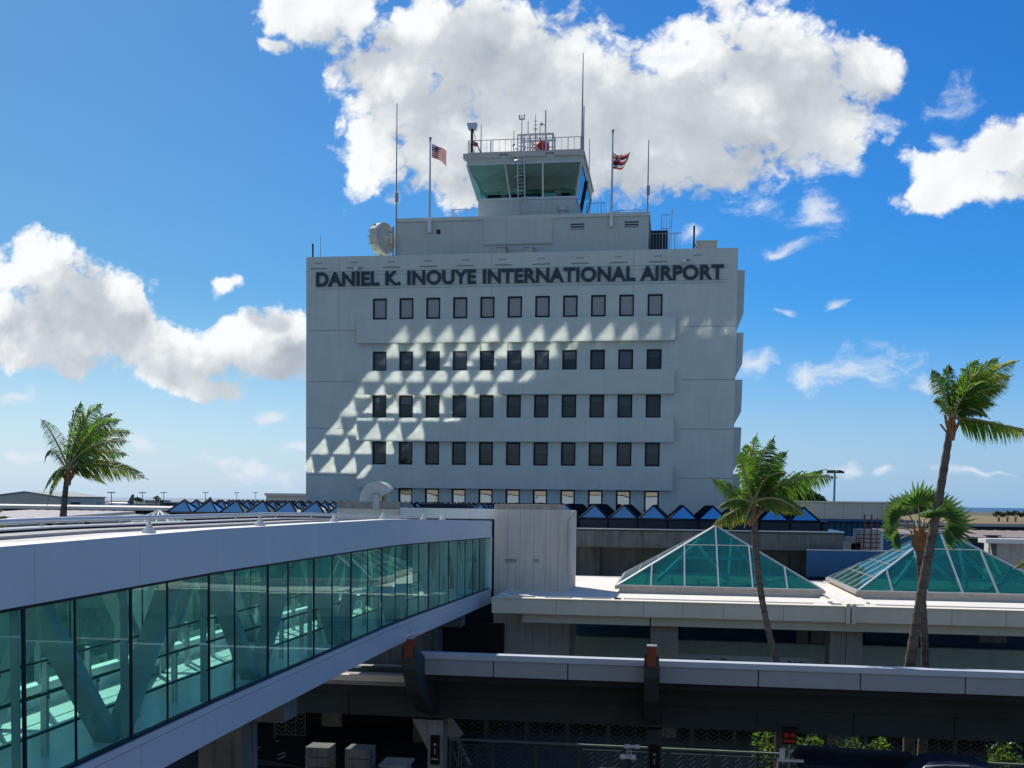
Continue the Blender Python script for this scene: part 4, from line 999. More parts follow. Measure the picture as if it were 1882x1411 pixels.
tag(MB().tube([(p.x, Y, p.z), (p.x, Y, q.z)], .03, 6).build('marker_pole', M['black']), 'thin black pole rising behind the rust cap in mid barrier', 'pole')
p = at(755, 1166, 34.3); mb = MB(); mb.tube([(p.x - .22, 34.3, p.z - .05), (p.x + .28, 34.3, p.z + .08)], .055, 8); mb.tube([(p.x, 34.3, p.z - .14), (p.x, 34.3, p.z + .12)], .02, 6, 1); mb.box(p.x - .2, p.x + .1, 34.2, 34.45, p.z - .16, p.z - .12)
tag(mb.build('tube_lamp', [M['white'], M['steel']]), 'little white tube lamp on top of the rust cap beside the footbridge', 'lamp')

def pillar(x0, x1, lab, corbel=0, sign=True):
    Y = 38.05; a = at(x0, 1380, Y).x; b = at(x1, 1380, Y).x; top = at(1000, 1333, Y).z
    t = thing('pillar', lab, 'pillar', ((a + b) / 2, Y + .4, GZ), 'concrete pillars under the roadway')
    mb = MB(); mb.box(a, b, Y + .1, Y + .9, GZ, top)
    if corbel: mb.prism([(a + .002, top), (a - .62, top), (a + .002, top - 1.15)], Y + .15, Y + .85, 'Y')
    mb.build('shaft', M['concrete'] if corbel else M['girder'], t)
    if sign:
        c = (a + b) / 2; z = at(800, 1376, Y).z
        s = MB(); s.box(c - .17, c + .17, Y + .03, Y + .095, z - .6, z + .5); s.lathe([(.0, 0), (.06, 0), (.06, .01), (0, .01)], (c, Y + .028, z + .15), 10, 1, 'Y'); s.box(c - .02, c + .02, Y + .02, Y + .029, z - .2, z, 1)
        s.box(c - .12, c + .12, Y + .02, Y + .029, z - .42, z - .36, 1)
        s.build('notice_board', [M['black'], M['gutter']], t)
pillar(785, 813, 'stained concrete pillar with a sloping corbel and a dark notice board', 1)
pillar(1190, 1216, 'dark pillar with a small notice board below the middle rust cap')
pillar(398, 428, 'dark pillar with a notice board half hidden under the footbridge')

def chevron_fence(Y, px0, px1, n, ztop, zbot, name, lab, m_post, m_ch, rail=True):
    t = thing(name, lab, 'fence', ((at(px0, 1380, Y).x + at(px1, 1380, Y).x) / 2, Y, GZ), 'chevron pattern fences below the roadway')
    a = at(px0, 1380, Y).x; b = at(px1, 1380, Y).x; w = (b - a) / n
    for k in range(n):
        x0 = a + k * w; x1 = x0 + w; mb = MB()
        mb.box(x0 + .08, x1 - .08, Y - .02, Y + .02, ztop - .22, ztop - .18); mb.box(x0 + .08, x1 - .08, Y - .02, Y + .02, zbot + .1, zbot + .14)
        cols = 6; cw = (w - .2) / cols
        for c in range(cols):
            xa = x0 + .1 + c * cw; xb = xa + cw; s = cw * .85 * (1 if c % 2 == 0 else -1)
            z = zbot + .2
            while z < ztop - .26:
                mb.bar((xa, Y, z + (s if s > 0 else 0)) if c % 2 == 0 else (xa, Y, z), (xb, Y, z) if c % 2 == 0 else (xb, Y, z - s), .02, .035, 0); z += .2
        for c in range(0, cols + 1, 2): mb.box(x0 + .1 + c * cw - .012, x0 + .1 + c * cw + .012, Y - .018, Y + .018, zbot + .1, ztop - .2)
        mb.build('panel', m_ch, t)
        MB().box(x0 - .06, x0 + .06, Y - .05, Y + .05, GZ, ztop - .05).build('post', m_post, t)
    if rail:
        r = MB(); r.box(a - .06, b, Y - .06, Y + .06, ztop - .05, ztop + .02); r.build('top_rail', M['rail'], t)
Yf = 40.6; zf_ = at(1200, 1374, Yf).z
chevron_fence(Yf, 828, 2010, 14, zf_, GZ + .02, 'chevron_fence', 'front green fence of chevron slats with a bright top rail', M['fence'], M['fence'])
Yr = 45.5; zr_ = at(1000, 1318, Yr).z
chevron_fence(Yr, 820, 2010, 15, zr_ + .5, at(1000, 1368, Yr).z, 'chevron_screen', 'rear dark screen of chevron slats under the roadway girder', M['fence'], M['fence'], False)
chevron_fence(43.0, 250, 440, 3, at(350, 1355, 43).z, at(350, 1408, 43).z, 'chevron_fence', 'short chevron fence under the near part of the footbridge', M['fence'], M['rail'], True)
chevron_fence(44.5, 505, 565, 1, at(530, 1300, 44.5).z, at(530, 1355, 44.5).z, 'chevron_screen', 'single chevron screen beside the concrete corbel below the footbridge', M['fence'], M['rail'], False)
# concrete block stacks
for (x0, x1, y, lab) in ((561, 604, 1373, 'left of two stacks of grey concrete slabs under the footbridge'), (634, 679, 1376, 'right of two stacks of grey concrete slabs, nearer the corbelled pillar')):
    Y = 33.0; a = at(x0, y, Y); b = at(x1, y, Y); mb = MB(); z = a.z; first = True
    while z > GZ:
        h = .33; mb.box(a.x + (0 if first else -.0), b.x, Y, Y + .75, max(GZ, z - h + .025), z); mb.box(a.x + .05, b.x - .05, Y + .05, Y + .7, max(GZ, z - h), z - h + .026, 1); z -= h; first = False
    tag(mb.build('slab_stack', [M['concrete_dark'], M['black']]), lab, 'concrete stack', 'stacks of concrete slabs')
a = at(700, 1404, 33.5); mb = MB(); mb.box(a.x, a.x + .8, 33.5, 34.4, a.z - .5, a.z - .08); mb.box(a.x - .06, a.x + .9, 33.4, 34.5, a.z - .08, a.z); mb.box(a.x + .2, a.x + .6, 33.7, 34.2, GZ, a.z - .5)
tag(mb.build('planter_top', M['concrete']), 'flat speckled concrete pier cap at the bottom edge below the corbelled pillar', 'pier cap')
# grey panel and steps in the dark bay
a = at(591, 1309, 46); b = at(626, 1335, 46); tag(MB().box(a.x, b.x, 46, 46.1, b.z, a.z).box(a.x - .04, b.x + .04, 46.1, 46.15, b.z - .04, a.z + .04).build('wall_panel', M['concrete']), 'plain grey panel in the dark bay below the footbridge', 'wall panel')
def steps():
    t = thing('street_stair', 'dark stair with pale handrails half hidden under the footbridge', 'stair', (at(440, 1380, 40).x, 40, GZ))
    mb = MB()
    for (x0, y0, x1, y1) in ((435, 1340, 457, 1340), (435, 1347, 454, 1346), (436, 1374, 455, 1364), (438, 1379, 455, 1369), (452, 1377, 470, 1375), (470, 1375, 480, 1373), (373, 1394, 386, 1390), (386, 1390, 396, 1390), (510, 1388, 524, 1383), (511, 1395, 525, 1389), (507, 1363, 513, 1361)):
        p = at(x0, y0, 39.5); q = at(x1, y1, 39.5); mb.tube([p, q], .035, 6)
    mb.build('handrail', M['rail'], t)
    mb = MB(); p = at(436, 1348, 39.6); q = at(457, 1370, 39.6)
    for k in range(4): x = p.x + (q.x - p.x) * k / 3; mb.tube([(x, 39.6, p.z), (x, 39.6, q.z)], .02, 5)
    p = at(440, 1385, 40); q = at(600, 1385, 40); mb.prism([(p.x, GZ), (q.x, GZ), (q.x, p.z - .5), (p.x, p.z)], 39.9, 42, 'Y'); mb.build('flight', M['girder'], t)
    a = at(815, 1318, 41.5); b = at(842, 1356, 41.5)
    s = thing('stair_flight', 'blue-grey stair parapet sloping down beside the corbelled pillar', 'stair', (a.x, 41.5, GZ))
    mb = MB(); mb.bar((a.x, 41.5, a.z), (b.x, 41.5, b.z), .12, .55); mb.bar((b.x, 41.5, b.z - .1), (b.x + .9, 41.5, b.z - 1.9), .12, .12); mb.build('parapet', M['barrier'], s)
    mb = MB(); p = at(830, 1361, 41.3); q = at(843, 1360, 41.3); mb.tube([p, q], .04, 6); mb.tube([q, (q.x, 41.3, GZ)], .035, 6); mb.tube([p, (p.x + .25, 41.3, p.z - 1.0)], .03, 6); mb.tube([(q.x + .12, 41.3, q.z - .1), (q.x + .12, 41.3, q.z - 1.4)], .03, 6); mb.build('rail', M['rail'], s)
steps()
def double_lamp():
    Y = 36.5; c = at(1157, 1383, Y); s = Y / F
    t = thing('twin_lamp', 'white twin-headed floodlight in front of the chevron fence', 'floodlight', (c.x, Y, GZ))
    for (cx, cy, w, h) in ((1162, 1372, 29, 9), (1154, 1391, 30, 11)):
        p = at(cx, cy, Y); mb = MB(); ww, hh = w * s / 2, h * s / 2
        mb.lathe([(0, -ww), (hh * .8, -ww * .97), (hh, -ww * .8), (hh, -ww * .35), (hh * .72, -ww * .3), (hh * .72, ww * .3), (hh, ww * .35), (hh, ww * .8), (hh * .8, ww * .97), (0, ww)], p, 14, 0, 'X')
        mb.build('lamp_head', M['white'], t)
    mb = MB(); mb.box(c.x - .09, c.x + .08, Y - .12, Y + .1, c.z - .1, c.z + .1); mb.box(c.x - .05, c.x + .05, Y - .13, Y - .121, c.z - .02, c.z + .07, 1); mb.build('junction_box', [M['alu'], M['bluewall']], t)
    MB().tube([(c.x - .02, Y + .05, GZ), (c.x - .02, Y + .05, c.z - .15)], .06, 8).build('pole', M['darksteel'], t)
double_lamp()
def signal():
    Y = 37.2; c = at(1451, 1358, Y)
    t = thing('warning_signal', 'red warning signal hanging on a pole in front of the shrubs', 'signal', (c.x, Y, GZ))
    MB().tube([(c.x, Y, GZ), (c.x, Y, c.z - .2)], .035, 8).build('pole', M['alu'], t)
    mb = MB(); mb.box(c.x - .24, c.x + .24, Y + .02, Y + .12, c.z - .2, c.z + .34); mb.box(c.x - .26, c.x + .26, Y - .06, Y + .14, c.z + .34, c.z + .40); mb.lathe([(.26, -.26), (.2, -.34), (0, -.36)], c, 14, 1); mb.box(c.x - .26, c.x - .05, Y - .14, Y - .1, c.z - .36, c.z - .27, 1); mb.build('housing', [M['black'], M['alu']], t)
    for dx in (-.11, .11): MB().lathe([(0, -.06), (.09, -.04), (.10, .02)], (c.x + dx, Y + .0, c.z + .12), 14, 0, 'Y').build('lens', M['orange'], t); 
    mb = MB(); mb.box(c.x - .2, c.x + .2, Y - .02, Y + .019, c.z - .12, c.z - .02); mb.build('lens', M['orange'], t)
    p = at(1452, 1397, 36.8); q = at(1438, 1386, 36.8)
    b = thing('post_board', 'white notice and bar on the rail below the red warning signal', 'notice', (p.x, 36.8, GZ))
    mb = MB(); mb.box(p.x - .44, p.x + .44, 36.7, 36.85, p.z - .04, p.z + .04); mb.bar((p.x - .42, 36.8, p.z - .04), (p.x - .42, 36.8, GZ), .06, .06); mb.build('bar', M['white'], b)
    mb = MB(); mb.box(q.x - .1, q.x + .08, 36.79, 36.81, q.z - .22, q.z + .2); mb.build('notice', M['white'], b)
    a = at(1478, 1404, 36.0); d = MB(); d.prism([(a.x - .1, a.z - .3), (a.x + .25, a.z - .02), (a.x + 4, a.z - .1), (a.x + 4, a.z - 1)], 36.0, 39, 'Y')
    d.box(a.x + .2, a.x + .3, 36.2, 36.3, GZ, a.z - .31); d.box(a.x + 3.6, a.x + 3.7, 36.2, 36.3, GZ, a.z - .9)
    tag(d.build('awning', M['navy']), 'dark navy awning at the bottom edge right of the red signal', 'awning')
signal()
def car():
    Y = 33.0; a = at(1678, 1406, Y); z = a.z
    t = thing('parked_van', 'dark van with only its shiny roof showing at the bottom right edge', 'van', (a.x + 1.2, Y + 1, GZ))
    prof = [(0, -.62), (.35, -.18), (.6, -.02), (1.3, .03), (2.2, -.02), (2.75, -.25), (3.3, -.6), (4.0, -.9), (4.0, -2.1), (-.5, -2.1), (-.5, -1.0)]
    mb = MB(); mb.prism([(a.x + u, z + v) for u, v in prof], Y, Y + 1.7, 'Y'); mb.build('body', M['carpaint'], t)
    mb = MB(); mb.prism([(a.x + u, z + v) for u, v in ((.15, -.55), (.45, -.18), (2.15, -.15), (2.7, -.55))], Y - .01, Y + 1.71, 'Y'); mb.build('window', M['carglass'], t)
    mb = MB(); mb.tube([(a.x + .1, Y + .02, z - .35), (a.x + .35, Y + .02, z - .03), (a.x + .9, Y + .02, z + .035), (a.x + 1.6, Y + .02, z + .045)], .02, 6); mb.build('roof_trim', M['alu'], t)
    for u in (.4, 3.1):
        for yy in (Y + .05, Y + 1.65): MB().lathe([(0, -.1), (.3, -.1), (.33, -.05), (.33, .05), (.3, .1), (0, .1)], (a.x + u, yy, GZ + .33), 18, 0, 'Y').build('wheel', M['black'], t)
car()

# ================================================================== PALMS
def bez(a, b, c, t): return a * (1 - t) ** 2 + b * 2 * t * (1 - t) + c * t * t
def frond(mb, st, a, b, c, rng, L0=.95, yellow=0., droop=.5, wind=.85, nleaf=62, ragged=0.):
    """one coconut frond: rachis a-b-c with two ranks of narrow leaflets"""
    pts = [bez(a, b, c, k / 10) for k in range(11)]
    ln = (c - a).length
    st.tube(pts, [.055 * (1 - .85 * k / 10) + .008 for k in range(11)], 5, 0, False)
    roll = rng.uniform(-.5, .5)
    for k in range(nleaf):
        t = .10 + .90 * k / (nleaf - 1)
        p = bez(a, b, c, t); T = (bez(a, b, c, min(1, t + .03)) - bez(a, b, c, max(0, t - .03))).normalized()
        N = Vector((roll, -.9, .45)); Sd = T.cross(N).normalized()
        prof = (math.sin(PI * min(1, .12 + t * .93)) ** .6) * (1 - .30 * t)
        for s in (-1, 1):
            if ragged and rng.random() < ragged: continue
            L = 1.28 * L0 * prof * rng.uniform(.75, 1.15) * min(1.15, ln / 3.2)
            d = (Sd * s * rng.uniform(.7, 1.1) + T * rng.uniform(.35, .8) + Vector((0, rng.uniform(-.35, .35), 0))).normalized()
            d1 = (d + Vector((wind * .5, 0, -droop * .55))).normalized(); d2 = (d + Vector((wind, 0, -droop * 1.7))).normalized()
            w = .020 + .011 * rng.random(); wv = (d.cross(N)).normalized() * w
            if abs(d.dot(N.normalized())) > .9: wv = T * w
            q1 = p + d1 * L * .5; q2 = q1 + d2 * L * .5
            m = 1 if rng.random() < yellow * (.5 + t) else 0
            mb.face([p - wv * .6, p + wv * .6, q1 + wv, q1 - wv], m); mb.face([q1 - wv, q1 + wv, q2], m)
def trunk(mb, pts, rs, Y):
    P = []
    for (px, py, dy) in pts: P.append(at(px, py, Y + dy))
    # resample with ring scars
    out, rr = [], []
    n = len(P)
    for i in range(n - 1):
        for k in range(14):
            t = k / 14; p0, p1, p2, p3 = P[max(0, i - 1)], P[i], P[i + 1], P[min(n - 1, i + 2)]
            q = .5 * ((2 * p1) + (p2 - p0) * t + (2 * p0 - 5 * p1 + 4 * p2 - p3) * t * t + (3 * p1 - p0 - 3 * p2 + p3) * t ** 3)
            r = rs[i] + (rs[i + 1] - rs[i]) * t
            out.append(q); rr.append(r * (1 + (.10 if k % 2 else -.04) + random.uniform(-.03, .03)))
    out.append(P[-1]); rr.append(rs[-1])
    mb.tube(out, rr, 12)
def palm(label, Y, tr, rs, crown, fr, seed, L0=.95, boots=True):
    rng = random.Random(seed)
    base = at(tr[0][0], tr[0][1], Y)
    t = thing('palm_tree', label, 'palm tree', (base.x, Y, GZ), 'coconut palms blown by the wind')
    mb = MB(); trunk(mb, tr, rs, Y)
    if base.z > GZ + .3: mb.tube([(base.x + .15, Y, GZ), base], [rs[0] * 1.25, rs[0]], 12)
    mb.build('trunk', M['bark'], t)
    c = at(crown[0], crown[1], Y)
    hk = MB(); 
    hk.lathe([(rs[-1] * 1.0, -.75), (rs[-1] * 1.35, -.45), (rs[-1] * 1.25, -.1), (rs[-1] * .7, .2), (0, .35)], c, 10)
    for k in range(9):
        a = rng.uniform(0, 2 * PI); hk.bar(c + Vector((math.cos(a) * .12, math.sin(a) * .12, -.5)), c + Vector((math.cos(a) * .42, math.sin(a) * .42, rng.uniform(-.2, .25))), .09, .04)
    hk.build('crown_base', M['husk'], t)
    lf, st = MB(), MB()
    for f in fr:
        (bx, by, tx, ty, dep) = f[:5]; kw = dict(f[5]) if len(f) > 5 else {}
        a = c + Vector((rng.uniform(-.08, .08), rng.uniform(-.08, .08), .1)); b = at(bx, by, Y + dep * .6); e = at(tx, ty, Y + dep)
        kw.setdefault('L0', L0)
        frond(lf, st, a, b, e, rng, **kw)
    st.build('frond_stalk', M['stalk'], t)
    lf.build('crown', [M['leaf'], M['leafy']], t, fix=False)
    return t
Yl = 52.0
palm('wind-blown coconut palm behind the footbridge at the far left', Yl, [(112, 1010, 0), (115, 965, 0), (119, 915, 0), (124, 868, 0)], [.21, .19, .14, .12], (125, 866), [
    (98, 790, 74, 770, .6, dict(droop=.9, wind=.15, L0=.75)), (88, 800, 82, 850, .8, dict(droop=.9, wind=.1, L0=.55, ragged=.25)), (128, 770, 150, 736, .2, {}), (145, 760, 190, 742, -.5, {}),
    (148, 775, 212, 758, .8, {}), (160, 775, 226, 772, -1.0, dict(yellow=.1)), (165, 785, 246, 796, .3, dict(yellow=.4)), (165, 800, 240, 812, -1.2, dict(yellow=.45)), (170, 815, 238, 838, .9, dict(droop=.7)),
    (185, 835, 274, 882, -.2, dict(yellow=.5, droop=.7)), (170, 845, 262, 868, .8, dict(yellow=.45, droop=.6)), (150, 858, 198, 892, .5, dict(droop=.8, L0=.6)),
    (105, 850, 86, 930, -.5, dict(droop=1.0, wind=.1, yellow=.3, L0=.65)), (100, 852, 80, 905, .6, dict(droop=1.0, wind=.1, yellow=.2, L0=.6)), (135, 800, 160, 760, 1.3, {}), (150, 800, 205, 790, 1.2, {})], 11, .95)
Ym = 41.0
palm('leaning coconut palm in front of the left glass pyramid', Ym, [(1429, 1224, 0), (1404, 1120, 0), (1391, 1030, 0), (1386, 938, 0)], [.118, .112, .118, .125], (1384, 930), [
    (1370, 860, 1392, 795, .2, dict(L0=.9)), (1385, 850, 1425, 800, -.5, {}), (1395, 850, 1450, 828, .4, {}), (1375, 840, 1372, 815, 1.0, {}), (1400, 860, 1448, 870, -.8, dict(L0=.9)), (1360, 850, 1360, 830, -.8, {}), (1405, 870, 1440, 850, 1.2, {}),
    (1450, 862, 1540, 878, -.4, dict(droop=1.1, wind=.35, L0=1.0)), (1440, 880, 1520, 862, .8, dict(droop=.9, L0=.8)), (1430, 895, 1482, 952, -.8, dict(yellow=.45, droop=1.0)), (1420, 905, 1462, 945, .4, dict(yellow=.4, droop=1.0)), (1415, 905, 1432, 955, -.5, dict(yellow=.5, droop=1.2, L0=.8)),
    (1350, 905, 1304, 876, .2, dict(droop=.8, wind=.2, L0=.8)), (1350, 905, 1318, 935, -.6, dict(droop=1.0, wind=.2, yellow=.2)), (1345, 935, 1308, 968, -.4, dict(yellow=.45, droop=1.0, wind=.25)), (1355, 930, 1340, 978, .5, dict(yellow=.5, droop=1.2, wind=.2, L0=.75)), (1375, 935, 1368, 970, -.8, dict(yellow=.4, droop=1.2, L0=.6)), (1360, 890, 1342, 905, .7, dict(yellow=.3, droop=1.))], 23, .95)
palm('tallest coconut palm with a curved trunk in front of the right glass pyramid', Ym + .3, [(1670, 1232, 0), (1699, 1060, 0), (1725, 920, 0), (1748, 778, 0)], [.195, .18, .155, .125], (1749, 772), [
    (1725, 700, 1712, 678, .3, dict(droop=.9, wind=.1, L0=.8)), (1720, 720, 1716, 742, -.4, dict(droop=1.0, wind=.05, L0=.6)), (1735, 690, 1745, 668, .7, dict(droop=.6, L0=.7)), (1765, 690, 1800, 660, .3, {}), (1770, 690, 1840, 655, -.5, dict(yellow=.1)), (1785, 690, 1874, 662, -.2, dict(yellow=.5)),
    (1790, 705, 1862, 690, .6, dict(yellow=.2)), (1780, 710, 1850, 712, -.8, {}), (1775, 725, 1832, 745, .5, {}), (1770, 730, 1820, 770, -.6, dict(droop=.7)), (1760, 700, 1790, 690, 1.1, {}), (1765, 715, 1810, 700, -1.1, {}), (1775, 700, 1830, 680, 1.2, {}), (1765, 735, 1790, 760, .9, dict(droop=.6)),
    (1810, 768, 1905, 800, -.3, dict(droop=1.5, wind=.3, L0=1.0, yellow=.15)), (1800, 772, 1890, 790, .5, dict(droop=1.4, wind=.3, L0=.9, yellow=.3)), (1735, 735, 1728, 760, .3, dict(droop=1.0, wind=.1, L0=.5))], 37, 1.0)
palm('palm at the right edge of the picture with only one frond tip showing', Ym + 1, [(1945, 1240, 0), (1950, 1150, 0), (1952, 1060, 0), (1952, 1010, 0)], [.22, .2, .18, .15], (1952, 1005), [
    (1905, 1015, 1862, 1046, 0, dict(droop=.7, wind=-.2, yellow=.5, L0=.6)), (1950, 950, 1960, 930, .5, {}), (1990, 970, 2030, 990, -.5, {}), (1990, 1000, 2020, 1050, .4, {}), (1930, 960, 1920, 955, .9, {})], 41)
palm('palm behind the footbridge at the left edge with only its dark frond tips showing', 46.0, [(-60, 1040, 0), (-60, 1020, 0), (-60, 1005, 0), (-60, 985, 0)], [.2, .2, .18, .15], (-60, 975), [
    (-25, 935, 8, 938, .3, dict(droop=.2, L0=.6)), (-20, 955, 33, 962, -.2, dict(droop=.2, L0=.5)), (-25, 950, 20, 950, .5, dict(droop=.3, L0=.5)), (-70, 920, -80, 890, 0, {}), (-100, 950, -140, 970, .4, {}), (-25, 965, 12, 968, .6, dict(droop=.2, L0=.6))], 43)
def fan_palm():
    Y = 42.2; rng = random.Random(5)
    base = at(1700, 1232, Y); c = at(1690, 985, Y)
    t = thing('fan_palm', 'slim fan palm with round pleated leaves beside the tallest coconut palm', 'palm tree', (base.x, Y, GZ))
    mb = MB(); trunk(mb, [(1701, 1232, 0), (1697, 1120, 0), (1692, 1040, 0), (1690, 990, 0)], [.15, .12, .14, .17], Y); mb.tube([(base.x, Y, GZ), base], [.2, .15], 10)
    mb.build('trunk', M['bark'], t)
    hk = MB(); hk.lathe([(.17, -.55), (.3, -.3), (.27, 0), (.12, .3), (0, .35)], c, 10)
    for k in range(14):
        a = rng.uniform(0, 2 * PI); hk.bar(c + Vector((math.cos(a) * .1, math.sin(a) * .1, -.4)), c + Vector((math.cos(a) * .36, math.sin(a) * .36, rng.uniform(-.1, .4))), .07, .03)
    hk.build('crown_base', M['husk'], t)
    lf, st = MB(), MB()
    fans = [(1666, 940, .3, .85, 0), (1688, 930, -.4, .95, 0), (1708, 936, .5, .95, 0), (1652, 952, -.5, .8, 0), (1724, 946, -.3, .9, 0), (1738, 956, .6, .9, 0), (1650, 970, .5, .75, 0), (1655, 990, -.4, .5, 0),
            (1742, 970, -.3, .95, 0), (1735, 982, .5, .7, 0), (1680, 945, 1.1, .85, 0), (1714, 952, -1.0, .75, 0)]
    for (px, py, dep, Rf, ang) in fans:
        h = at(px, py, Y + dep); m = (c + h) / 2 + Vector((0, dep * .2, .18))
        st.tube([bez(c, m, h, k / 6) for k in range(7)], [.03] * 6 + [.016], 5, 0, False)
        ax = (h - c).normalized(); N = Vector((rng.uniform(-.4, .4), -1, rng.uniform(0, .6))).normalized(); side = ax.cross(N).normalized()
        for k in range(26):
            th = R(-72 + 144 * k / 25); d = (ax * math.cos(th) + side * math.sin(th) + N * .18 * ((-1) ** k)).normalized()
            L = Rf * (.75 + .35 * math.cos(th * .7)) * rng.uniform(.8, 1.1)
            wv = d.cross(N).normalized() * (.04 + .02 * Rf)
            e = h + d * L + Vector((.05, 0, -.05 * L)); q = h + d * L * .55
            lf.face([h, q - wv, q + wv], 0); lf.face([q - wv, e, q + wv], 0)
    st.build('frond_stalk', M['stalk'], t); lf.build('crown', [M['leafd'], M['leafy']], t, fix=False)
fan_palm()

def leaf_cloud(mb, c, r, n, rng, size=.5, m=0, flat=.7):
    for _ in range(n):
        d = Vector((rng.gauss(0, 1), rng.gauss(0, 1), rng.gauss(0, 1))).normalized() * rng.uniform(.55, 1.0)
        p = Vector(c) + Vector((d.x * r[0], d.y * r[1], d.z * r[2]))
        u = Vector((rng.gauss(0, 1), rng.gauss(0, 1), rng.gauss(0, .5))).normalized(); v = u.cross(Vector((rng.gauss(0, 1), rng.gauss(0, 1), rng.gauss(0, 1)))).normalized()
        s = size * rng.uniform(.6, 1.3)
        mb.face([p - u * s, p + v * s * .45, p + u * s, p - v * s * .45], m)
def tree(name, label, px0, px1, py_top, py_base, Y, seed, group=None, n=520, lobes=7, zb=None):
    rng = random.Random(seed); a = at(px0, py_base, Y); b = at(px1, py_top, Y); w = (b.x - a.x); z0 = a.z if zb is None else zb; h = b.z - z0
    t = thing(name, label, 'tree', ((a.x + b.x) / 2, Y, z0), group)
    cx = (a.x + b.x) / 2; tr = MB()
    for dx in (-.12, .1, .0): tr.tube([(cx + dx * w * .3, Y, z0), (cx + dx * w * .7, Y, z0 + h * .35), (cx + dx * w * 2.2, Y, z0 + h * .7)], [w * .035, w * .028, w * .012], 7)
    tr.build('trunk', M['bark'], t)
    lf = MB()
    for k in range(lobes):
        u = (k + .5) / lobes - .5; cz = z0 + h * (.66 + .12 * math.cos(u * 5)) + rng.uniform(-.05, .05) * h
        leaf_cloud(lf, (cx + u * w * .82, Y + rng.uniform(-.25, .25) * w, cz), (w * .2, w * .25, h * .2), n // lobes, rng, w * (.075 if w > 6 else .09))
    lf.build('crown', M['tree'], t, fix=False)

# shrubs behind the front fence
shr = [(1385, 1455, 1336, 42.0, 'variegated shrub behind the fence left of the red signal', 1), (1520, 1600, 1338, 41.7, 'leafy shrub with sunlit leaves behind the fence right of the red signal', 2), (1600, 1640, 1356, 41.5, 'low dark shrub with one bright leaf behind the fence', 3), (1815, 1882, 1364, 41.8, 'pale green shrub behind the fence at the right edge', 4), (1455, 1520, 1343, 42.2, 'dark shrub right behind the red signal', 5)]
for (a, b, top, Y, lab, sd) in shr:
    rng = random.Random(sd); p = at(a, top, Y); q = at(b, top, Y); w = q.x - p.x; cx = (p.x + q.x) / 2
    t = thing('shrub', lab, 'shrub', (cx, Y, GZ), 'shrubs behind the chevron fence'); lf = MB()
    hgt = p.z - GZ
    for k in range(5): leaf_cloud(lf, (cx + rng.uniform(-.35, .35) * w, Y + rng.uniform(-.3, .3), GZ + hgt * rng.uniform(.35, .8)), (w * .32, .5, hgt * .28), 60, rng, .12)
    st = MB()
    for k in range(5): st.tube([(cx + rng.uniform(-.1, .1), Y, GZ), (cx + rng.uniform(-.4, .4) * w, Y + rng.uniform(-.3, .3), GZ + hgt * .8)], [.03, .012], 5)
    st.build('stem', M['bark'], t); lf.build('foliage', M['shrub'], t, fix=False)

# ================================================================== FAR SETTING
def sheet(name, x0, x1, y0, y1, z, m, kind='structure'):
    mb = MB(); mb.face([(x0, y0, z), (x1, y0, z), (x1, y1, z), (x0, y1, z)]); o = mb.build(name, m, fix=False); o['kind'] = kind; return o
sheet('ground', -3500, 3500, -400, 2300, GZ - .05, M['field'])
sheet('apron', -700, 160, -300, 900, GZ - .02, M['asphalt'])
sheet('pavement', -8, 32, 39.8, 75, GZ + .01, M['pave'])
sheet('shore', -4000, 4000, 1500, 2900, GZ - .03, M['lagoon'])
sheet('sea', -60000, 60000, 2300, 90000, GZ - .4, M['sea'])
def bldg(name, label, parts, cat='building', loc=None, group=None):
    t = thing(name, label, cat, loc or (0, 0, GZ), group)
    for nm, m, fn in parts:
        mb = MB(); fn(mb); mb.build(nm, m, t)
    return t
# hangar at the left
def hangar():
    Y = 230; z = lambda px, py: at(px, py, Y).z; x = lambda px: at(px, 920, Y).x
    t = thing('hangar', 'wide beige hangar with a shallow gable roof behind the left palm', 'hangar', (x(90), Y, GZ))
    e0, e1 = z(187, 915.5), z(0, 912.5)
    xr, xm = x(108), x(46); zr, ze = z(46, 904.5), z(108, 914); xl = 2 * xm - xr
    mb = MB(); mb.prism([(xl, GZ), (xr, GZ), (xr, ze), (xm, zr), (xl, ze)], Y, Y + 20.5, 'Y')
    mb.build('wall', M['hangar'], t)
    mb = MB(); mb.prism([(xl - .3, ze + .02), (xm, zr + .05), (xr + .3, ze + .02), (xr + .3, ze + .25), (xm, zr + .28), (xl - .3, ze + .25)], Y - .3, Y + 20.8, 'Y'); mb.build('roof', M['hangarroof'], t)
    MB().box(xr, xr + .1, Y + 5, Y + 9, GZ, z(130, 923)).build('door', M['darksteel'], t); MB().box(xr, xr + .1, Y + 16.5, Y + 18.5, GZ, z(175, 923)).build('door', M['gutter'], t)
hangar()
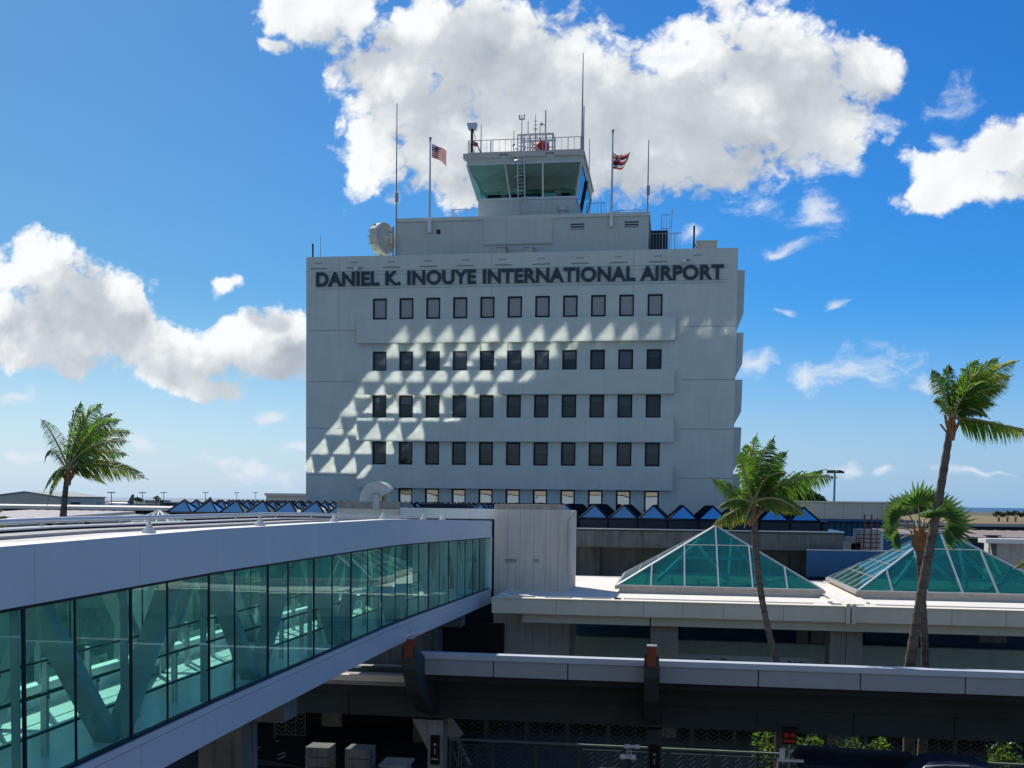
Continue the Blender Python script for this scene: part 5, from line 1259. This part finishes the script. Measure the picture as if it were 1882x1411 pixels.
def ribbed():
    t = thing('ribbed_roof_building', 'low building with a pale ribbed metal roof behind the footbridge', 'building', (-42, 70, GZ))
    a = at(-40, 962, 62); b = at(-40, 943, 80); xr = at(245, 945, 78).x
    x0 = a.x - 8; z0, z1 = at(100, 966, 62).z, at(100, 942.5, 80).z
    mb = MB(); mb.prism([(62, GZ), (62, z0), (80, z1), (80, GZ)], x0, xr, 'X'); mb.build('wall', M['gutter'], t)
    mb = MB(); n = int((xr - x0) / .95)
    for k in range(n):
        x = x0 + k * .95; mb.prism([(61.6, z0 + .012), (61.6, z0 + .24), (80.2, z1 + .24), (80.2, z1 + .012)], x, x + .5, 'X')
    mb.build('roof', M['ribroof'], t)
    for px in (91, 160):
        p = at(px, 962, 64); MB().lathe([(.16, -.6), (.16, .05), (.42, .06), (.3, .22), (0, .24)], (p.x, 64, p.z + .1), 12).build('roof_vent', M['darksteel'], t)
    t = thing('flat_roof_building', 'long flat roofed building with a dark shaded eave behind the ribbed roof', 'building', (-60, 110, GZ))
    zt = at(100, 930, 105).z; zb = at(100, 935.5, 105).z
    mb = MB(); mb.box(-130, at(300, 930, 105).x, 105, 125, zb, zt); mb.build('roof', M['lobbyroof'], t)
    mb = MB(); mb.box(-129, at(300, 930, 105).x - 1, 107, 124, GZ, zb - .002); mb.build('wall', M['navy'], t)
ribbed()
def small_pyramid():
    Y = 57; a = at(243, 958, Y); b = at(309, 958, Y); p = at(281, 940.5, Y); w = b.x - a.x
    t = thing('small_pyramid_skylight', 'small green glass pyramid with white bars behind the footbridge', 'skylight', ((a.x + b.x) / 2, Y, GZ))
    c = [Vector((a.x, Y, a.z)), Vector((b.x, Y, a.z)), Vector((b.x, Y + w, a.z)), Vector((a.x, Y + w, a.z))]; ap = Vector(((a.x + b.x) / 2, Y + w / 2, p.z + .05))
    g = MB(); br = MB()
    for k in range(4):
        q, r = c[k], c[(k + 1) % 4]; g.face([q, r, ap]); br.bar(q, ap, .12, .1); br.bar(q, r, .12, .1)
        for f in (1 / 3, 2 / 3): br.bar(q.lerp(r, f), ap, .08, .08)
    g.build('glass', M['pglass'], t); br.build('glazing_bar', M['white'], t)
    MB().box(a.x - .3, b.x + .3, Y - .3, Y + w + .3, GZ, a.z - .06).build('base', M['lobby'], t)
small_pyramid()
def aircraft():
    Y = 815; a = at(193, 928, Y); b = at(246, 928, Y); L = b.x - a.x; c = Vector(((a.x + b.x) / 2, Y, at(215, 928, Y).z))
    t = thing('airliner', 'white airliner with a dark tail parked beyond the hangar', 'airliner', (c.x, Y, GZ))
    mb = MB(); r = 2.3
    mb.lathe([(0, -L / 2), (r * .6, -L / 2 + 1.5), (r, -L / 2 + 4.5), (r, L * .2), (r * .7, L * .36), (r * .25, L / 2), (0, L / 2)], c, 14, 0, 'X'); mb.build('fuselage', M['plane'], t)
    mb = MB(); mb.prism([(c.x + L * .28, c.z + r * .8), (c.x + L * .44, c.z + r + 6.6), (c.x + L * .51, c.z + r + 6.6), (c.x + L * .49, c.z + r * .4)], Y - .3, Y + .3, 'Y'); mb.prism([(c.x + L * .36, Y - 7), (c.x + L * .46, Y - 7), (c.x + L * .5, Y + 7), (c.x + L * .36, Y)], c.z + .8, c.z + 1.2, 'Z'); mb.build('tail', M['planetail'], t)
    mb = MB(); mb.prism([(c.x - L * .12, Y - 2), (c.x + L * .08, Y - 2), (c.x + L * .25, Y - 17), (c.x + L * .2, Y - 17)], c.z - 1.4, c.z - .8, 'Z'); mb.prism([(c.x - L * .12, Y + 2), (c.x + L * .08, Y + 2), (c.x + L * .25, Y + 17), (c.x + L * .2, Y + 17)], c.z - 1.4, c.z - .8, 'Z'); mb.build('wing', M['plane'], t)
    for y in (-6, 6): MB().lathe([(.7, -2), (1.1, -1.5), (1.1, 1), (.6, 2)], (c.x - 1, Y + y, c.z - 2.3), 10, 0, 'X').build('engine', M['planetail'], t)
    mb = MB()
    for x in (-L * .38, 0): mb.tube([(c.x + x, Y, GZ), (c.x + x, Y, c.z - 1)], .5, 6)
    mb.build('landing_gear', M['darksteel'], t)
    # second airliner farther off, only the tail reads
    p = at(383, 925, 900); t = thing('airliner', 'distant airliner showing only a thin tail fin above the skylights', 'airliner', (p.x, 900, GZ))
    mb = MB(); mb.lathe([(0, -16), (2, -12), (2, 8), (.4, 16)], (p.x - 12, 900, GZ + 4), 10, 0, 'X'); mb.tube([(p.x - 14, 900, GZ), (p.x - 14, 900, GZ + 3)], .5, 6); mb.build('fuselage', M['plane'], t)
    mb = MB(); mb.prism([(p.x - 3, GZ + 5), (p.x + 1, GZ + 11.5), (p.x + 3, GZ + 11.5), (p.x + 3, GZ + 5)], 899.7, 900.3, 'Y'); mb.build('tail', M['planetail'], t)
    # pier buildings, vehicles and far palms on the apron
    for (x0, x1, y0, y1, Y, mt, lab, nm) in ((246, 300, 926.5, 931, 700, 'plane', 'long pale low shed right of the airliner', 'shed'), (266, 300, 920, 930, 760, 'gutter', 'small grey building with far palms in front of it', 'building'), (296, 312, 924, 932, 690, 'navy', 'small dark shed next to the first blue skylight', 'shed'), (489, 600, 910.5, 922, 210, 'lobby', 'long cream building behind the tower at its left corner', 'building'), (-60, 240, 931, 936, 520, 'gutter', 'low grey apron wall beyond the hangar', 'wall')):
        p = at(x0, y0, Y); q = at(x1, y1, Y); w = q.x - p.x
        t = thing(nm, lab, nm, ((p.x + q.x) / 2, Y, GZ)); MB().box(p.x, q.x, Y, Y + 12, GZ, p.z).build('wall', M[mt], t); MB().box(p.x - w * .01, q.x + w * .01, Y - .6, Y + 12.6, p.z, p.z + .5).build('roof', M['hangarroof' if mt != 'lobby' else 'lobby'], t)
    for k, px in enumerate((205, 262, 301, 378, 435, 470)):
        Y = 420 + 60 * k; p = at(px, 930, Y); q = at(px, 905.5, Y)
        mb = MB(); mb.tube([(p.x, Y, GZ), (p.x, Y, q.z)], .18, 6); mb.box(p.x - 1.6, p.x + 1.6, Y - .4, Y + .4, q.z - .1, q.z + .35)
        tag(mb.build('apron_mast', M['steel']), 'thin floodlight mast far off on the apron behind the left skylights', 'light mast', 'far apron masts')
    for k, (px, h) in enumerate(((252, 917), (259, 920), (288, 915), (295, 919))):
        Y = 640; p = at(px, 930, Y); z = at(px, h, Y).z; rng = random.Random(k)
        t = thing('far_palm', 'tiny palm far off on the apron between the airliner and the blue skylights', 'palm tree', (p.x, Y, GZ), 'tiny far palms')
        MB().tube([(p.x, Y, GZ), (p.x, Y, z)], .25, 6).build('trunk', M['bark'], t); lf = MB(); leaf_cloud(lf, (p.x, Y, z), (2, 2, 1.4), 60, rng, .9); lf.build('crown', M['tree'], t, fix=False)
    for k, (px, mt) in enumerate(((224, 'plane'), (250, 'plane'), (262, 'plane'))):
        Y = 560; p = at(px, 934, Y); mb = MB(); mb.prism([(p.x - 2.4, GZ + .5), (p.x + 2.4, GZ + .5), (p.x + 2.4, GZ + 1.6), (p.x + 1, GZ + 1.7), (p.x + .5, GZ + 2.6), (p.x - 2.4, GZ + 2.6)], Y, Y + 2, 'Y'); mb.lathe([(0, 0), (.5, 0), (.5, .1)], (p.x - 1.4, Y - .05, GZ + .5), 8, 0, 'Y'); mb.lathe([(0, 0), (.5, 0), (.5, .1)], (p.x + 1.4, Y - .05, GZ + .5), 8, 0, 'Y')
        tag(mb.build('apron_truck', M[mt]), 'tiny white service truck on the apron by the parked airliner', 'truck', 'service trucks by the airliner')
aircraft()
# right background
def right_side():
    Y = 120; p = lambda x, y, Y=Y: at(x, y, Y)
    t = thing('beige_terminal', 'long beige terminal block with a dark band of glass below, right of the tower', 'building', (18, Y, GZ))
    a, b = p(1345, 921), p(1656, 920.5)
    mb = MB(); mb.box(a.x, b.x, Y, Y + 25, p(1500, 953).z, a.z); 
    for k in range(1, 9): x = a.x + (b.x - a.x) * k / 9; mb.box(x - .03, x + .03, Y - .01, Y, p(1500, 953).z + .02, a.z - .02, 1)
    mb.box(a.x - .1, b.x + .15, Y - .15, Y + 25.1, a.z + .001, a.z + .14, 2); mb.build('wall', [M['hangar'], M['gutter'], M['lobby']], t)
    mb = MB(); mb.box(a.x, p(1640, 960).x, Y + .8, Y + 24, GZ, p(1500, 953).z - .002)
    for k in range(24): x = a.x + 4 + k * .6; mb.box(x, x + .06, Y + .7, Y + .799, GZ, p(1500, 956).z, 1)
    mb.build('glazing', [M['bluewall'], M['navy']], t)
    mb = MB(); mb.box(a.x, b.x + 2, Y - .8, Y + .79, p(1500, 957).z, p(1500, 953.5).z - .01); mb.build('eave', M['bluewall'], t)
    tree('rain_tree', 'dark broad tree top just above the beige terminal roof, right of the tower', 1395, 1515, 893, 960, 150, 9, None, 1500, 7)
    p1 = at(1533, 918, 140); q1 = at(1533, 868, 140)
    t = thing('floodlight_mast', 'tall floodlight mast rising behind the beige terminal', 'light mast', (p1.x, 140, GZ))
    MB().tube([(p1.x, 140, GZ), (p1.x, 140, q1.z)], [.2, .12], 8).build('pole', M['bluewall'], t)
    mb = MB(); mb.box(p1.x - 1.0, p1.x + 1.0, 139.9, 140.1, q1.z - .1, q1.z)
    for dx in (-.75, -.2, .45): mb.box(p1.x + dx - .25, p1.x + dx + .25, 139.5, 140.3, q1.z - .02, q1.z + .28)
    mb.prism([(p1.x + .5, q1.z + .3), (p1.x + 1.1, q1.z + .12), (p1.x + 1.1, q1.z - .12), (p1.x + .5, q1.z - .05)], 139.5, 140.3, 'Y'); mb.build('lamp_head', M['darksteel'], t)
    # blue parapet wall, stepped roof blocks and their ladder
    Y = 64.6; a, b = at(1483, 1011, Y), at(1650, 1014, Y); t = thing('blue_parapet', 'deep blue parapet wall between the two glass pyramids', 'wall', ((a.x + b.x) / 2, Y, GZ))
    MB().box(a.x, b.x + 3, Y, Y + .3, at(1560, 1052, Y).z - .3, a.z).build('panel', M['bluewall'], t); MB().box(a.x - .02, b.x + 3, Y - .05, Y + .35, a.z, a.z + .06).build('coping', M['alu'], t); MB().box(a.x + .3, b.x + 3, Y + .301, Y + 1, GZ, a.z - .02).build('core', M['navy'], t)
    Y = 72; t = thing('stepped_blocks', 'stepped cream roof blocks with a ladder above the blue parapet', 'roof block', (at(1590, 1000, Y).x, Y, GZ))
    for (x0, x1, y) in ((1549, 1582, 998), (1565, 1582, 988), (1582, 1618, 973)):
        u, v = at(x0, y, Y), at(x1, y, Y); MB().box(u.x, v.x - .01, Y - (.3 if y == 973 else 0), Y + 3, GZ, u.z).build('block', M['cream'], t)
    mb = MB(); u = at(1588, 1013, Y - 1); v = at(1588, 945, Y - 1)
    for px in (1588, 1601): x = at(px, 980, Y - 1).x; mb.tube([(x, Y - 1, u.z - .3), (x, Y - 1, v.z)], .05, 6)
    x = at(1612, 980, Y - .5).x; mb.tube([(x, Y - .5, u.z), (x, Y - .5, at(1612, 950, Y - .5).z)], .03, 6)
    x0, x1 = at(1574, 980, Y - 1).x, at(1618, 980, Y - 1).x
    for py in (965, 982, 990, 997, 1006): z = at(1590, py, Y - 1).z; mb.tube([(at(1586, 980, Y - 1).x if py < 980 else x0, Y - 1, z), (x1, Y - 1, z)], .035, 6)
    x = at(1574, 980, Y - 1).x; mb.tube([(x, Y - 1, u.z), (x, Y - 1, at(1574, 985, Y - 1).z)], .03, 6); mb.build('ladder', M['rust'], t)
    u, v = at(1620, 982, Y + .4), at(1665, 1011, Y + .4); t = thing('dark_roof_wall', 'dark grey wall right of the stepped cream blocks', 'wall', ((u.x + v.x) / 2, Y, GZ)); MB().box(u.x, v.x + 3, Y + .4, Y + 2, GZ, u.z).build('panel', M['bluewall'], t); MB().box(u.x - .1, u.x + .1, Y + .3, Y + .5, GZ, u.z + .1).build('edge', M['alu'], t)
    # mauve roof and odds at the right edge
    t = thing('mauve_roof_building', 'low building with a dull mauve ribbed roof right of the right pyramid', 'building', (30, 95, GZ))
    z0, z1 = at(1850, 991, 84).z, at(1850, 978, 105).z; x0 = at(1700, 985, 84).x
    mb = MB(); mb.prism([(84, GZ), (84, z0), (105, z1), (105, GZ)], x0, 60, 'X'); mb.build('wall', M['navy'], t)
    mb = MB(); mb.prism([(83.8, z0 + .01), (83.8, z0 + .15), (105.2, z1 + .15), (105.2, z1 + .01)], x0, 60, 'X')
    for k in range(40): x = x0 + k * 1.1; mb.prism([(83.7, z0 + .151), (83.7, z0 + .19), (105.2, z1 + .19), (105.2, z1 + .151)], x, x + .12, 'X')
    mb.build('roof', M['mauve'], t)
    zt, zb = at(1850, 968, 160).z, at(1850, 977, 160).z; t = thing('far_shed', 'long dark eaved shed between the dry field and the mauve roof', 'shed', (50, 160, GZ))
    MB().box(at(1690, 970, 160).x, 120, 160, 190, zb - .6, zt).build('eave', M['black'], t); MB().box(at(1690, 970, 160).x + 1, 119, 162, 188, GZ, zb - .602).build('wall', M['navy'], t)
    Y = 78; u = at(1817, 990, Y); v = at(1836, 984, Y); t = thing('kitchen_vent', 'white roof vent with a dark louvre right of the right pyramid', 'roof vent', (u.x, Y, GZ))
    MB().box(u.x, v.x, Y, Y + 1, GZ, at(1820, 993, Y).z + .001).build('base', M['white'], t); z = at(1820, 993, Y).z; MB().box(u.x + .1, v.x - .05, Y + .05, Y + .9, z + .002, z + .28).build('louvre', M['black'], t); MB().box(u.x - .05, v.x + .15, Y - .1, Y + 1.1, z + .281, z + .36).build('cap', M['darksteel'], t)
    u, v = at(1812, 998, 76), at(1960, 1003, 76); t = thing('white_flat_roof', 'white flat roof with a beige wall at the right edge', 'building', (u.x + 2, 76, GZ)); MB().box(u.x, v.x, 76, 77.9, u.z, u.z + .3).build('roof', M['white'], t); MB().box(u.x + .8, v.x, 76.3, 77.8, GZ, u.z - .001).build('wall', M['block'], t)
    for k, (x0, x1, top) in enumerate(((1824, 1848, 938), (1842, 1862, 937), (1856, 1878, 936.5), (1872, 1900, 938))):
        tree('far_tree', ('leftmost', 'second from the left', 'third from the left', 'rightmost, cut by the picture edge,')[k] + ' of the far trees in the dry field', x0, x1, top, 958, 860, 60 + k, 'far trees in the dry field', 420, 4, zb=GZ - .05)
    sheet('taxiway', 150, 900, 700, 735, GZ - .02, M['lobby'])
right_side()
# garage deck the picture is taken from, behind the viewer
t = thing('parking_garage', 'beige parking garage facing the terminal, seen only in window reflections', 'building', (0, -20, GZ))
mb = MB(); mb.box(-90, 90, -30, -4.5, GZ, -2.0); mb.build('deck', M['orangebox'], t)
mb = MB(); mb.box(-90, 90, -30, -9, 1.2, 4.0); mb.build('upper_deck', M['orangebox'], t)
mb = MB()
for k in range(19): mb.box(-88 + k * 9.7, -87 + k * 9.7, -12, -9.2, -2.0, 1.2)
mb.build('column', M['orangebox'], t)

# ================================================================== CAMERA AND RENDER
cam = bpy.data.cameras.new('camera'); co = bpy.data.objects.new('camera', cam); C.objects.link(co); S.camera = co
cam.sensor_fit = 'HORIZONTAL'; cam.sensor_width = 36; cam.lens = F / 1882 * 36; cam.clip_start = .1; cam.clip_end = 200000
cam.shift_y = (CY - 705.5) / 1882; co.rotation_euler = CAMROT.to_euler()
S.view_settings.view_transform = 'Standard'; S.view_settings.look = 'None'; S.view_settings.gamma = 1; S.view_settings.exposure = 0
cy = S.cycles
cy.use_denoising = True; cy.caustics_reflective = True; cy.caustics_refractive = False; cy.blur_glossy = 0
cy.use_guiding = True; cy.use_surface_guiding = True; cy.use_volume_guiding = False; cy.surface_guiding_probability = .95; cy.guiding_training_samples = 128
cy.sample_clamp_indirect = 0; cy.max_bounces = 7; cy.diffuse_bounces = 3; cy.glossy_bounces = 4; cy.transparent_max_bounces = 24; cy.transmission_bounces = 4
cy.use_adaptive_sampling = False
S.render.use_persistent_data = False
